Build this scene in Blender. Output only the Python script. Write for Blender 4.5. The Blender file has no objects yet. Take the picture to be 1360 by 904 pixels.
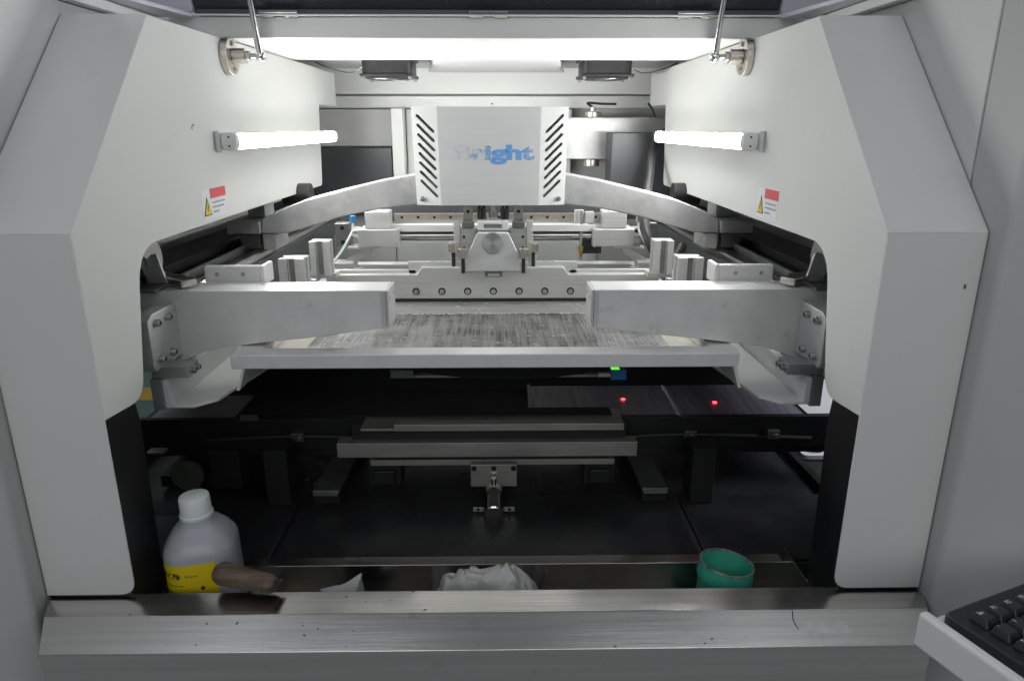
import bpy, bmesh, math, random
from mathutils import Vector, Matrix, noise, Euler
random.seed(7)
R = math.radians
sc = bpy.context.scene
col = sc.collection
# ------------------------------------------------------------------ camera
# origin = eye height on the machine's centre line; +Y into the machine, Z up
F_PX, PITCH, YAW = 930.0, math.atan(282/930), math.atan(14/930)
cd = bpy.data.cameras.new('camera'); cam = bpy.data.objects.new('camera', cd); col.objects.link(cam)
cd.sensor_width = 36; cd.lens = 36*F_PX/1360; cd.clip_start = .02; cd.clip_end = 60
cam.location = (.02, 0, 0); cam.rotation_euler = (math.pi/2-PITCH, 0, -YAW)
sc.camera = cam
# ------------------------------------------------------------------ light
w = bpy.data.worlds.new('World'); sc.world = w; w.use_nodes = True
bg = w.node_tree.nodes['Background']; bg.inputs[0].default_value = (.80, .86, .90, 1); bg.inputs[1].default_value = .16
def area(name, loc, rot, sx, sy, power, color=(1, 1, 1)):
    l = bpy.data.lights.new(name, 'AREA'); l.shape = 'RECTANGLE'; l.size = sx; l.size_y = sy; l.energy = power; l.color = color
    o = bpy.data.objects.new(name, l); col.objects.link(o); o.location = loc; o.rotation_euler = rot; return o
# rows of ceiling lamps of the workshop: over the operator and the neighbouring aisles, plus an added front fill
area('room_light', (-1.0, -.1, 1.9), (R(8), 0, 0), 1.3, .9, 4.6, (.87, .89, 1))
area('room_light', (1.0, -.1, 1.9), (R(8), 0, 0), 1.3, .9, 4.6, (.87, .89, 1))
area('room_light', (0, -1.8, .95), (R(68), 0, 0), 2.6, .8, 16, (.98, 1, .98))  # front fill added low behind the camera to brighten upright faces
area('room_light', (2.0, 1.25, .45), (0, R(60), 0), .4, 1.2, 34, (.88, .90, 1))
area('room_light', (-1.9, 1.3, 1.2), (0, R(-35), 0), .3, 1.2, 9, (.88, .90, 1))
TUBE = 96.0
sc.view_settings.view_transform = 'Standard'; sc.view_settings.look = 'None'
sc.view_settings.exposure = 0; sc.view_settings.gamma = 1; sc.view_settings.use_curve_mapping = False
sc.render.engine = 'CYCLES'
cy = sc.cycles
cy.use_denoising = True; cy.max_bounces = 10; cy.diffuse_bounces = 6; cy.glossy_bounces = 5; cy.transmission_bounces = 6
cy.sample_clamp_indirect = 6; cy.caustics_reflective = False; cy.caustics_refractive = False; cy.blur_glossy = .5

# ------------------------------------------------------------------ materials
def nn(nt, t, **k):
    n = nt.nodes.new(t)
    for a, b in k.items(): setattr(n, a, b)
    return n
def ramp(nt, src, p0, c0, p1, c1):
    r = nn(nt, 'ShaderNodeValToRGB'); e = r.color_ramp.elements
    e[0].position = p0; e[0].color = (*c0, 1); e[1].position = p1; e[1].color = (*c1, 1)
    nt.links.new(src, r.inputs[0]); return r
def mat(name, c, rough=.5, metal=0, var=.06, vscale=6, bump=.0, bscale=400, stretch=(1, 1, 1), rvar=.08, spec=.5, dirt=0, dirt_c=(.05, .045, .04), **extra):
    m = bpy.data.materials.new(name); m.use_nodes = True; nt = m.node_tree; b = nt.nodes['Principled BSDF']
    tc = nn(nt, 'ShaderNodeTexCoord'); mp = nn(nt, 'ShaderNodeMapping'); mp.inputs['Scale'].default_value = stretch
    nt.links.new(tc.outputs['Object'], mp.inputs[0])
    n1 = nn(nt, 'ShaderNodeTexNoise'); n1.inputs['Scale'].default_value = vscale; n1.inputs['Detail'].default_value = 6; n1.inputs['Roughness'].default_value = .6
    nt.links.new(mp.outputs[0], n1.inputs[0])
    lo = tuple(max(0, x*(1-var*2)) for x in c); hi = tuple(min(1, x*(1+var*2)) for x in c)
    cr = ramp(nt, n1.outputs[0], .25, lo, .75, hi); out = cr.outputs[0]
    if dirt:
        n3 = nn(nt, 'ShaderNodeTexNoise'); n3.inputs['Scale'].default_value = 22; n3.inputs['Detail'].default_value = 9; n3.inputs['Roughness'].default_value = .68
        nt.links.new(tc.outputs['Object'], n3.inputs[0])
        dm = ramp(nt, n3.outputs[0], .60, (0, 0, 0), .72, (dirt,)*3)
        mx = nn(nt, 'ShaderNodeMixRGB'); nt.links.new(dm.outputs[0], mx.inputs[0]); nt.links.new(out, mx.inputs[1]); mx.inputs[2].default_value = (*dirt_c, 1); out = mx.outputs[0]
    nt.links.new(out, b.inputs['Base Color'])
    rr = nn(nt, 'ShaderNodeMapRange'); rr.inputs[3].default_value = max(.03, rough-rvar); rr.inputs[4].default_value = min(1, rough+rvar)
    n2 = nn(nt, 'ShaderNodeTexNoise'); n2.inputs['Scale'].default_value = bscale*.35; n2.inputs['Detail'].default_value = 4
    nt.links.new(mp.outputs[0], n2.inputs[0]); nt.links.new(n2.outputs[0], rr.inputs[0]); nt.links.new(rr.outputs[0], b.inputs['Roughness'])
    b.inputs['Metallic'].default_value = metal; b.inputs['Specular IOR Level'].default_value = spec
    if bump:
        nb = nn(nt, 'ShaderNodeTexNoise'); nb.inputs['Scale'].default_value = bscale; nb.inputs['Detail'].default_value = 3
        nt.links.new(mp.outputs[0], nb.inputs[0])
        bp = nn(nt, 'ShaderNodeBump'); bp.inputs['Strength'].default_value = bump; bp.inputs['Distance'].default_value = .001
        nt.links.new(nb.outputs[0], bp.inputs['Height']); nt.links.new(bp.outputs[0], b.inputs['Normal'])
    for k, v in extra.items():
        b.inputs[k.replace('_', ' ')].default_value = v
    return m
def emit(name, c, s):
    m = bpy.data.materials.new(name); m.use_nodes = True; nt = m.node_tree; nt.nodes.remove(nt.nodes['Principled BSDF'])
    e = nn(nt, 'ShaderNodeEmission'); e.inputs[0].default_value = (*c, 1); e.inputs[1].default_value = s
    nt.links.new(e.outputs[0], nt.nodes['Material Output'].inputs[0]); return m
M = {}
M['paint'] = mat('powder_coat_white', (.72, .725, .705), .45, var=.015, vscale=3, bump=.18, bscale=900, dirt=.13, dirt_c=(.46, .46, .44))
M['paint_grey'] = mat('powder_coat_grey', (.53, .545, .53), .5, var=.02, vscale=3, bump=.2, bscale=900, dirt=.06)
M['white'] = mat('white_lacquer', (.76, .77, .76), .38, var=.01)
M['alu'] = mat('milled_aluminium', (.66, .66, .65), .40, .5, var=.05, vscale=30, stretch=(.25, 3, 6), bump=.08, bscale=300, dirt=.10, dirt_c=(.30, .29, .28))
M['alu_bright'] = mat('anodised_aluminium', (.78, .78, .77), .42, .12, var=.03, vscale=24, bump=.06, bscale=500, dirt=.18, dirt_c=(.28, .27, .26))
M['alu_worn'] = mat('scuffed_aluminium', (.76, .76, .75), .40, .2, var=.04, vscale=24, bump=.08, bscale=400, dirt=.5, dirt_c=(.26, .255, .25))
M['cast'] = mat('cast_aluminium', (.48, .48, .48), .46, .7, var=.16, vscale=16, bump=.18, bscale=220, dirt=.35, dirt_c=(.24, .24, .235))
M['steel'] = mat('brushed_stainless', (.69, .67, .645), .20, 1, var=.05, vscale=40, stretch=(.06, 3, 3), bump=.05, bscale=300, rvar=.06, dirt=.25, dirt_c=(.24, .22, .19))
M['chrome'] = mat('chrome', (.80, .80, .80), .14, 1, var=.01, rvar=0)
M['nickel'] = mat('nickel_plated_steel', (.60, .56, .50), .30, 1, var=.05, vscale=60)
M['bolt'] = mat('zinc_bolt', (.48, .48, .47), .32, 1, var=.08, vscale=80)
M['iron'] = mat('dark_steel', (.22, .22, .22), .38, .8, var=.10, vscale=30, dirt=.2)
M['black'] = mat('black_paint', (.014, .014, .015), .42, var=.15, vscale=12, bump=.1, bscale=500)
M['matt'] = mat('matt_black', (.010, .010, .011), .75, var=.2, vscale=20)
M['rubber'] = mat('black_rubber', (.018, .018, .018), .6, var=.1)
M['darkgrey'] = mat('dark_grey_lacquer', (.055, .058, .064), .42, var=.06)
M['deck'] = mat('blackened_deck_plate', (.040, .040, .043), .30, .4, var=.25, vscale=9, bump=.06, bscale=90, rvar=.08, dirt=.35, dirt_c=(.10, .10, .10))
M['panel'] = mat('grey_back_panel', (.50, .505, .50), .5, var=.03, bump=.1, bscale=500, dirt=.1, dirt_c=(.25, .25, .25))
M['panel_dark'] = mat('grey_lower_panel', (.33, .335, .33), .5, var=.04, bump=.1, bscale=500, dirt=.2, dirt_c=(.18, .18, .18))
M['plate_grey'] = mat('greasy_steel_plate', (.42, .415, .40), .42, .7, var=.14, vscale=18, stretch=(.3, 2, 2), dirt=.35)
M['floor'] = mat('green_epoxy_floor', (.10, .20, .17), .3, var=.05)
M['yellow_line'] = mat('yellow_floor_paint', (.70, .45, .06), .5, var=.04)
M['belt'] = mat('conveyor_belt', (.20, .19, .225), .42, .2, var=.25, vscale=40, stretch=(3, .15, 1), rvar=.1)
M['mesh'] = mat('polyester_mesh', (.56, .54, .47), .6, var=.05, vscale=200, bump=.2, bscale=1500)
M['logo_side'] = M['white']
M['logo_mid'] = mat('brushed_film', (.70, .70, .695), .48, .05, var=.02, vscale=20, stretch=(.3, 1, 4))
M['bottle'] = mat('translucent_polythene', (.76, .80, .86), .33, var=.02, Subsurface_Weight=.35, Subsurface_Radius=(.02, .02, .025), Transmission_Weight=.45)
M['cap'] = mat('cloudy_plastic_cap', (.80, .81, .81), .45, var=.03, Subsurface_Weight=.3)
M['label_yellow'] = mat('yellow_label', (.80, .62, .015), .45, var=.03)
M['ink'] = mat('printed_ink', (.05, .05, .03), .6, var=.1)
M['wood'] = mat('worn_wood', (.13, .088, .062), .55, var=.28, vscale=26, stretch=(.7, 5, 5), bump=.3, bscale=60, dirt=.5, dirt_c=(.04, .035, .03))
M['tape'] = mat('faded_tape', (.60, .585, .56), .35, .9, var=.08, vscale=60, dirt=.5, dirt_c=(.12, .11, .10))
M['blade'] = mat('scraper_steel', (.30, .29, .28), .3, 1, var=.15, vscale=30)
M['cloth'] = mat('cotton_rag', (.62, .62, .62), .9, var=.07, vscale=30, bump=.4, bscale=900)
M['teal'] = mat('teal_plastic', (.045, .42, .30), .38, var=.06, vscale=20, Subsurface_Weight=.12, dirt=.35, dirt_c=(.16, .30, .24))
M['paste'] = mat('solder_paste_residue', (.05, .10, .085), .6, var=.3, vscale=60, bump=.5, bscale=150)
M['crust'] = mat('dried_paste_crust', (.20, .23, .20), .7, var=.4, vscale=90, bump=.6, bscale=200)
M['keyb'] = mat('keyboard_plastic', (.020, .021, .028), .42, var=.06, bump=.12, bscale=900)
M['key'] = mat('keycap_plastic', (.026, .027, .034), .38, var=.06, bump=.1, bscale=900)
M['legend'] = mat('keycap_legend', (.55, .56, .60), .6)
M['lilac'] = mat('lid_lacquer', (.62, .62, .68), .35, var=.02)
M['glass_dark'] = mat('smoked_acrylic', (.040, .046, .054), .25, var=.04)
M['sticker'] = mat('sticker_paper', (.78, .79, .82), .4, var=.01)
M['red'] = mat('red_print', (.60, .06, .07), .45)
M['tri'] = mat('yellow_print', (.80, .62, .05), .45)
M['grey_ink'] = mat('grey_print', (.36, .37, .40), .6)
M['blue'] = mat('blue_plastic', (.03, .22, .55), .35)
M['brass'] = mat('brass', (.62, .47, .22), .35, 1)
M['dimgreen'] = mat('grimy_green_grey', (.085, .10, .085), .55, var=.2)
M['tube'] = emit('lit_tube', (1, 1, .985), TUBE)
M['led_green'] = emit('green_led', (.15, .9, .05), 1.2)
M['led_red'] = emit('red_led', (1, .02, .03), 14)
# turned end face: fine rings with a cone-like sheen
def turned():
    m = mat('turned_aluminium', (.66, .67, .67), .30, 1, var=.01, rvar=.01); b = m.node_tree.nodes['Principled BSDF']
    b.inputs['Anisotropic'].default_value = .75
    t = nn(m.node_tree, 'ShaderNodeTangent'); t.direction_type = 'RADIAL'; t.axis = 'Y'
    m.node_tree.links.new(t.outputs[0], b.inputs['Tangent']); return m
M['turned'] = turned()
# worn blue print: the ink has rubbed off, most of all towards the first letters
def worn_ink():
    m = bpy.data.materials.new('worn_blue_ink'); m.use_nodes = True; nt = m.node_tree; b = nt.nodes['Principled BSDF']
    b.inputs['Base Color'].default_value = (.16, .42, .86, 1); b.inputs['Roughness'].default_value = .5
    tc = nn(nt, 'ShaderNodeTexCoord'); sx = nn(nt, 'ShaderNodeSeparateXYZ'); nt.links.new(tc.outputs['Object'], sx.inputs[0])
    n1 = nn(nt, 'ShaderNodeTexNoise'); n1.inputs['Scale'].default_value = 130; n1.inputs['Detail'].default_value = 5; nt.links.new(tc.outputs['Object'], n1.inputs[0])
    n2 = nn(nt, 'ShaderNodeTexNoise'); n2.inputs['Scale'].default_value = 900; n2.inputs['Detail'].default_value = 2; nt.links.new(tc.outputs['Object'], n2.inputs[0])
    mr = nn(nt, 'ShaderNodeValToRGB'); e = mr.color_ramp.elements
    mp = nn(nt, 'ShaderNodeMapRange'); mp.inputs[1].default_value = -.075; mp.inputs[2].default_value = .085; nt.links.new(sx.outputs[0], mp.inputs[0]); nt.links.new(mp.outputs[0], mr.inputs[0])
    e[0].position = 0; e[0].color = (.03,)*3+(1,); e[1].position = 1; e[1].color = (.28,)*3+(1,)
    for p, v in ((.18, .03), (.23, .14), (.36, .17), (.46, .34), (.54, .56), (.80, .60), (.90, .27)):
        k = e.new(p); k.color = (v, v, v, 1)
    a = nn(nt, 'ShaderNodeMath', operation='MULTIPLY_ADD'); nt.links.new(n1.outputs[0], a.inputs[0]); a.inputs[1].default_value = .6; nt.links.new(mr.outputs[0], a.inputs[2])
    a2 = nn(nt, 'ShaderNodeMath', operation='MULTIPLY_ADD'); nt.links.new(n2.outputs[0], a2.inputs[0]); a2.inputs[1].default_value = .35; nt.links.new(a.outputs[0], a2.inputs[2])
    r = ramp(nt, a2.outputs[0], .50, (.0,)*3, 1.0, (.88,)*3)
    nt.links.new(r.outputs[0], b.inputs['Alpha']); return m
M['worn'] = worn_ink()
# stencil foil: etched aperture rows read as fine dark streaks running front to back
def foil():
    m = bpy.data.materials.new('etched_stencil_foil'); m.use_nodes = True; nt = m.node_tree; b = nt.nodes['Principled BSDF']
    tc = nn(nt, 'ShaderNodeTexCoord')
    def ns(scale, st, det=4):
        mp = nn(nt, 'ShaderNodeMapping'); mp.inputs['Scale'].default_value = st; nt.links.new(tc.outputs['Object'], mp.inputs[0])
        n = nn(nt, 'ShaderNodeTexNoise'); n.inputs['Scale'].default_value = scale; n.inputs['Detail'].default_value = det; n.inputs['Roughness'].default_value = .65
        nt.links.new(mp.outputs[0], n.inputs[0]); return n.outputs[0]
    s1 = ramp(nt, ns(1, (420, 9, 1), 3), .42, (0,)*3, .62, (1,)*3)
    s2 = ramp(nt, ns(1, (60, 5, 1), 5), .40, (0,)*3, .60, (1,)*3)
    s3 = ramp(nt, ns(1, (11, 22, 1), 4), .40, (0,)*3, .58, (1,)*3)
    mu = nn(nt, 'ShaderNodeMixRGB', blend_type='MULTIPLY'); mu.inputs[0].default_value = .85
    nt.links.new(s1.outputs[0], mu.inputs[1]); nt.links.new(s3.outputs[0], mu.inputs[2])
    ad = nn(nt, 'ShaderNodeMixRGB', blend_type='ADD'); ad.inputs[0].default_value = .45; nt.links.new(mu.outputs[0], ad.inputs[1]); nt.links.new(s2.outputs[0], ad.inputs[2])
    c = ramp(nt, ad.outputs[0], .0, (.34, .336, .33), 1, (.075, .074, .072)); nt.links.new(c.outputs[0], b.inputs['Base Color'])
    b.inputs['Metallic'].default_value = .75; b.inputs['Roughness'].default_value = .42
    bp = nn(nt, 'ShaderNodeBump'); bp.inputs['Strength'].default_value = .25; bp.inputs['Distance'].default_value = .001
    nt.links.new(ad.outputs[0], bp.inputs['Height']); nt.links.new(bp.outputs[0], b.inputs['Normal']); return m
M['foil'] = foil()

# ------------------------------------------------------------------ mesh helpers
def B(): return bmesh.new()
def box(bm, x0, x1, y0, y1, z0, z1, mtx=None):
    x0, x1 = sorted((x0, x1)); y0, y1 = sorted((y0, y1)); z0, z1 = sorted((z0, z1))
    v = [bm.verts.new((x, y, z)) for z in (z0, z1) for y in (y0, y1) for x in (x0, x1)]
    for f in ((0, 2, 3, 1), (4, 5, 7, 6), (0, 1, 5, 4), (2, 6, 7, 3), (0, 4, 6, 2), (1, 3, 7, 5)): bm.faces.new([v[i] for i in f])
    if mtx is not None: bmesh.ops.transform(bm, matrix=mtx, verts=v)
    return v
def pt3(axis, a, b, c): return {'x': (c, a, b), 'y': (a, c, b), 'z': (a, b, c)}[axis]
def prism(bm, pts, axis, a0, a1, mtx=None):
    v0 = [bm.verts.new(pt3(axis, a, b, a0)) for a, b in pts]; v1 = [bm.verts.new(pt3(axis, a, b, a1)) for a, b in pts]
    n = len(pts); bm.faces.new(v0[::-1]); bm.faces.new(v1)
    for i in range(n): bm.faces.new((v0[i], v0[(i+1) % n], v1[(i+1) % n], v1[i]))
    if mtx is not None: bmesh.ops.transform(bm, matrix=mtx, verts=v0+v1)
def frame_to(d):
    return Vector(d).normalized().to_track_quat('Z', 'Y').to_matrix().to_4x4()
def cyl(bm, p0, p1, r, seg=20, r2=None):
    p0 = Vector(p0); p1 = Vector(p1); d = p1-p0
    bmesh.ops.create_cone(bm, cap_ends=True, segments=seg, radius1=r, radius2=r if r2 is None else r2, depth=d.length,
                          matrix=Matrix.Translation((p0+p1)/2) @ frame_to(d))
def lathe(bm, prof, seg=32, mtx=None, sup=2, closed=False):
    rings = []; vs = []
    for r, z in prof:
        ring = []
        for i in range(seg):
            a = 2*math.pi*i/seg; c, s = math.cos(a), math.sin(a); k = (abs(c)**sup+abs(s)**sup)**(-1/sup)
            ring.append(bm.verts.new((r*k*c, r*k*s, z)))
        rings.append(ring); vs += ring
    for a, b in zip(rings, rings[1:]):
        for i in range(seg): bm.faces.new((a[i], a[(i+1) % seg], b[(i+1) % seg], b[i]))
    if closed:
        for i in range(seg): bm.faces.new((rings[-1][i], rings[-1][(i+1) % seg], rings[0][(i+1) % seg], rings[0][i]))
    else: bm.faces.new(rings[0][::-1]); bm.faces.new(rings[-1])
    if mtx is not None: bmesh.ops.transform(bm, matrix=mtx, verts=vs)
def tube(bm, pts, r, seg=8):
    pts = [Vector(p) for p in pts]; rings = []
    for i, p in enumerate(pts):
        t = (pts[min(i+1, len(pts)-1)]-pts[max(i-1, 0)]).normalized(); up = Vector((0, 0, 1)) if abs(t.z) < .9 else Vector((1, 0, 0))
        s = t.cross(up).normalized(); u = s.cross(t)
        rings.append([bm.verts.new(p+(s*math.cos(2*math.pi*k/seg)+u*math.sin(2*math.pi*k/seg))*r) for k in range(seg)])
    for a, b in zip(rings, rings[1:]):
        for k in range(seg): bm.faces.new((a[k], a[(k+1) % seg], b[(k+1) % seg], b[k]))
    bm.faces.new(rings[0][::-1]); bm.faces.new(rings[-1])
def curve(ctrl, n=24):
    # Catmull-Rom through control points
    P = [Vector(c) for c in ctrl]; P = [2*P[0]-P[1]]+P+[2*P[-1]-P[-2]]; out = []
    for i in range(1, len(P)-2):
        for k in range(n):
            t = k/n; a, b, c, d = P[i-1], P[i], P[i+1], P[i+2]
            out.append(.5*((2*b)+(c-a)*t+(2*a-5*b+4*c-d)*t*t+(3*b-a-3*c+d)*t**3))
    return out+[P[-2]]
def rounded(pts, radii, n=6):
    out = []; L = len(pts)
    for i, p in enumerate(pts):
        r = radii[i] if isinstance(radii, (list, tuple)) else radii
        if not r: out.append(tuple(p)); continue
        p = Vector(p); a = (Vector(pts[i-1])-p); b = (Vector(pts[(i+1) % L])-p); r = min(r, a.length*.49, b.length*.49)
        q0 = p+a.normalized()*r; q1 = p+b.normalized()*r
        for k in range(n+1):
            t = k/n; out.append(tuple((1-t)**2*q0+2*t*(1-t)*p+t*t*q1))
    return out
def obj(name, bm, m, parent=None, bevel=.0012, seg=2, smooth=True, kind=None, sol=None, sharp=35):
    bmesh.ops.remove_doubles(bm, verts=bm.verts, dist=1e-6); bmesh.ops.recalc_face_normals(bm, faces=bm.faces)
    me = bpy.data.meshes.new(name); off = Vector((0, 0, 0))
    if parent is None:
        xs = [v.co for v in bm.verts]
        off = Vector(((min(v.x for v in xs)+max(v.x for v in xs))/2, (min(v.y for v in xs)+max(v.y for v in xs))/2, min(v.z for v in xs)))
        bmesh.ops.translate(bm, vec=-off, verts=bm.verts)
    bm.to_mesh(me); bm.free(); me.materials.append(M[m] if isinstance(m, str) else m)
    o = bpy.data.objects.new(name, me); col.objects.link(o); o.location = off
    if parent is not None:
        o.parent = parent
        if parent.type == 'EMPTY': o.matrix_parent_inverse = Matrix.Translation(-Vector(parent.location))
        elif parent.parent is None: o.matrix_parent_inverse = Matrix.Translation(-Vector(parent.location))
    if smooth:
        me.polygons.foreach_set('use_smooth', [True]*len(me.polygons))
        try: me.set_sharp_from_angle(angle=R(sharp))
        except Exception: pass
    if sol:
        s = o.modifiers.new('sheet', 'SOLIDIFY'); s.thickness = sol; s.offset = 0
    if bevel:
        b = o.modifiers.new('edge', 'BEVEL'); b.width = bevel; b.segments = seg; b.limit_method = 'ANGLE'; b.angle_limit = R(sharp); b.harden_normals = True; b.use_clamp_overlap = True
    if kind: o['kind'] = kind
    return o
def thing(name, label, cat, loc, group=None):
    o = bpy.data.objects.new(name, None); col.objects.link(o); o.location = loc; o.empty_display_size = .05
    o['label'] = label; o['category'] = cat
    if group: o['group'] = group
    return o
def tag(o, label, cat, group=None):
    o['label'] = label; o['category'] = cat
    if group: o['group'] = group
    return o
def one(name, m, parent, fn, **k):
    bm = B(); fn(bm); return obj(name, bm, m, parent, **k)
def bx(name, m, parent, *a, **k):
    return one(name, m, parent, lambda bm: box(bm, *a), **k)
# socket-head screw, shared mesh, pointing along +Z from its seat
_bm = B(); lathe(_bm, [(1, 0), (1, .78), (.9, .9), (.52, .9), (.5, .35), (.0001, .33)], 18)
bmesh.ops.recalc_face_normals(_bm, faces=_bm.faces)
BOLT = bpy.data.meshes.new('bolt'); _bm.to_mesh(BOLT); _bm.free(); BOLT.materials.append(M['bolt'])
BOLT.polygons.foreach_set('use_smooth', [True]*len(BOLT.polygons)); BOLT.set_sharp_from_angle(angle=R(35))
DBOLT = BOLT.copy(); DBOLT.materials.clear(); DBOLT.materials.append(M['iron'])
_bm = B(); lathe(_bm, [(1, 0), (1, .12), (.0001, .12)], 18); bmesh.ops.recalc_face_normals(_bm, faces=_bm.faces)
HOLE = bpy.data.meshes.new('hole'); _bm.to_mesh(HOLE); _bm.free(); HOLE.materials.append(M['matt'])
def inst(name, me, parent, p, d, s, sz=None):
    o = bpy.data.objects.new(name, me); col.objects.link(o); o.parent = parent
    if parent.type == 'EMPTY' or parent.parent is None: o.matrix_parent_inverse = Matrix.Translation(-Vector(parent.location))
    mm = Matrix.Translation(p) @ frame_to(d) @ Matrix.Diagonal((s, s, sz or s, 1)); l, q, sc_ = mm.decompose()
    o.location = l; o.rotation_euler = q.to_euler(); o.scale = sc_; return o
def bolt(parent, p, d, r=.004, dark=False, h=None): return inst('bolt', DBOLT if dark else BOLT, parent, p, d, r, h)
def hole(parent, p, d, r=.003): return inst('bolt_hole', HOLE, parent, p, d, r, .004)
W = .437      # inner half width of the opening
SIDE = {-1: 'left', 1: 'right'}

# ================================================================== the setting
# --- workshop floor seen through the side slot
fl = bx('floor', 'floor', None, -4, 4, 2.3, 6, -1.47, -1.45, bevel=0); fl['kind'] = 'structure'
bx('floor_line', 'yellow_line', fl, -2.6, -1.80, 3.66, 3.86, -1.4495, -1.446, bevel=0)
# --- back wall with its folded panels
bw = bx('back_wall', 'panel', None, -.72, .72, 2.20, 2.22, -.66, .30, bevel=0); bw['kind'] = 'structure'
bx('panel', 'paint', bw, -.70, .70, 2.165, 2.199, .094, .20, bevel=.003)
bx('panel', 'paint', bw, -.70, .70, 2.175, 2.199, .055, .090, bevel=.003)
bx('panel', 'paint', bw, -.26, .23, 2.17, 2.199, -.16, .052, bevel=.003)
bx('panel', 'panel', bw, -.70, -.30, 2.15, 2.199, -.052, .052, bevel=.003)
bx('jamb', 'paint', bw, -.297, -.263, 2.12, 2.199, -.20, .054, bevel=.002)
bx('panel', 'darkgrey', bw, -.70, -.30, 2.12, 2.199, -.24, -.055, bevel=.003)
bx('lower_panel', 'panel_dark', bw, -.47, -.275, 1.95, 1.97, -.62, -.285, bevel=.002)
bx('lower_panel', 'panel_dark', bw, -.271, .286, 1.95, 1.97, -.62, -.282, bevel=.002)
bx('lower_panel', 'panel_dark', bw, .290, .47, 1.95, 1.97, -.62, -.285, bevel=.002)
# --- ceiling: front beam, underside, rear ceiling with its lit patch put in as white
ce = one('ceiling', 'paint', None, lambda bm: prism(bm, [(1.27, .143), (1.27, .176), (2.2, .30), (2.2, .165), (1.66, .165), (1.66, .143)], 'x', -.53, .53), bevel=.002); ce['kind'] = 'structure'
one('ceiling_bright_patch', 'white', ce, lambda bm: prism(bm, [(-.125, 1.68), (.148, 1.68), (.20, 2.12), (-.185, 2.12)], 'z', .150, .164), bevel=.002)  # white sheet added for the brighter, lit part of the rear ceiling
bx('beam_edge', 'white', ce, -.52, .52, 1.262, 1.269, .1765, .179, bevel=.0006)  # chrome strip; the room light it reflects is put into the white colour
# --- deck of the machine bed
dk = bx('deck', 'deck', None, -.70, .70, .91, 2.15, -.66, -.63, bevel=.002); dk['kind'] = 'structure'
bx('deck_plate', 'deck', dk, -.330, .327, .915, 1.11, -.6295, -.626, bevel=.001)
bx('deck_plate', 'deck', dk, -.69, -.334, .915, 1.11, -.6295, -.625, bevel=.001)
bx('deck_plate', 'deck', dk, .331, .69, .915, 1.11, -.6295, -.625, bevel=.001)
# --- housing: the outer walls each side, with the slot for the conveyor
for s in (-1, 1):
    bm = B()
    prism(bm, [(s*.548, .80), (s*.548, .725), (s*.80, .50), (s*1.05, .50), (s*1.05, .80)], 'z', -1.2, .157)
    prism(bm, [(s*.548, .80), (s*.548, .725), (s*.80, .50), (s*1.05, .50), (s*1.05, .80)], 'z', .1575, .75)
    hs = obj('housing', bm, 'paint_grey', None, bevel=.006, seg=3); hs['kind'] = 'structure'; hs['label'] = SIDE[s]+' outer housing column of the machine'
    bx('rear_wall', 'paint_grey', hs, s*.70, s*.72, .801, 2.2, -.36, .30, bevel=0)
    bx('rear_wall', 'black', hs, s*.70, s*.72, 1.50, 2.2, -.66, -.3605, bevel=0)
    bx('rear_wall', 'black', hs, s*.70, s*.72, .801, 1.05, -.66, -.3605, bevel=0)
    bx('rear_wall', 'black', hs, s*.70, s*.72, 1.0505, 1.4995, -.66, -.575 if s < 0 else -.60, bevel=0)
    bx('top_rail', 'paint', hs, s*.535, s*.69, .801, 1.40, .158, .172, bevel=.002)
    bx('upper_side', 'paint', hs, s*.5485, s*.69, .8015, 2.2, -.125, .157, bevel=.002)
    # black frame post right behind the cover
    one('post', 'black', hs, lambda bm: prism(bm, [(.7535, -.95), (.7535, -.326), (.832, -.326), (.838, -.36), (.824, -.95)], 'x', s*.4435, s*.54), bevel=.003)
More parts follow.
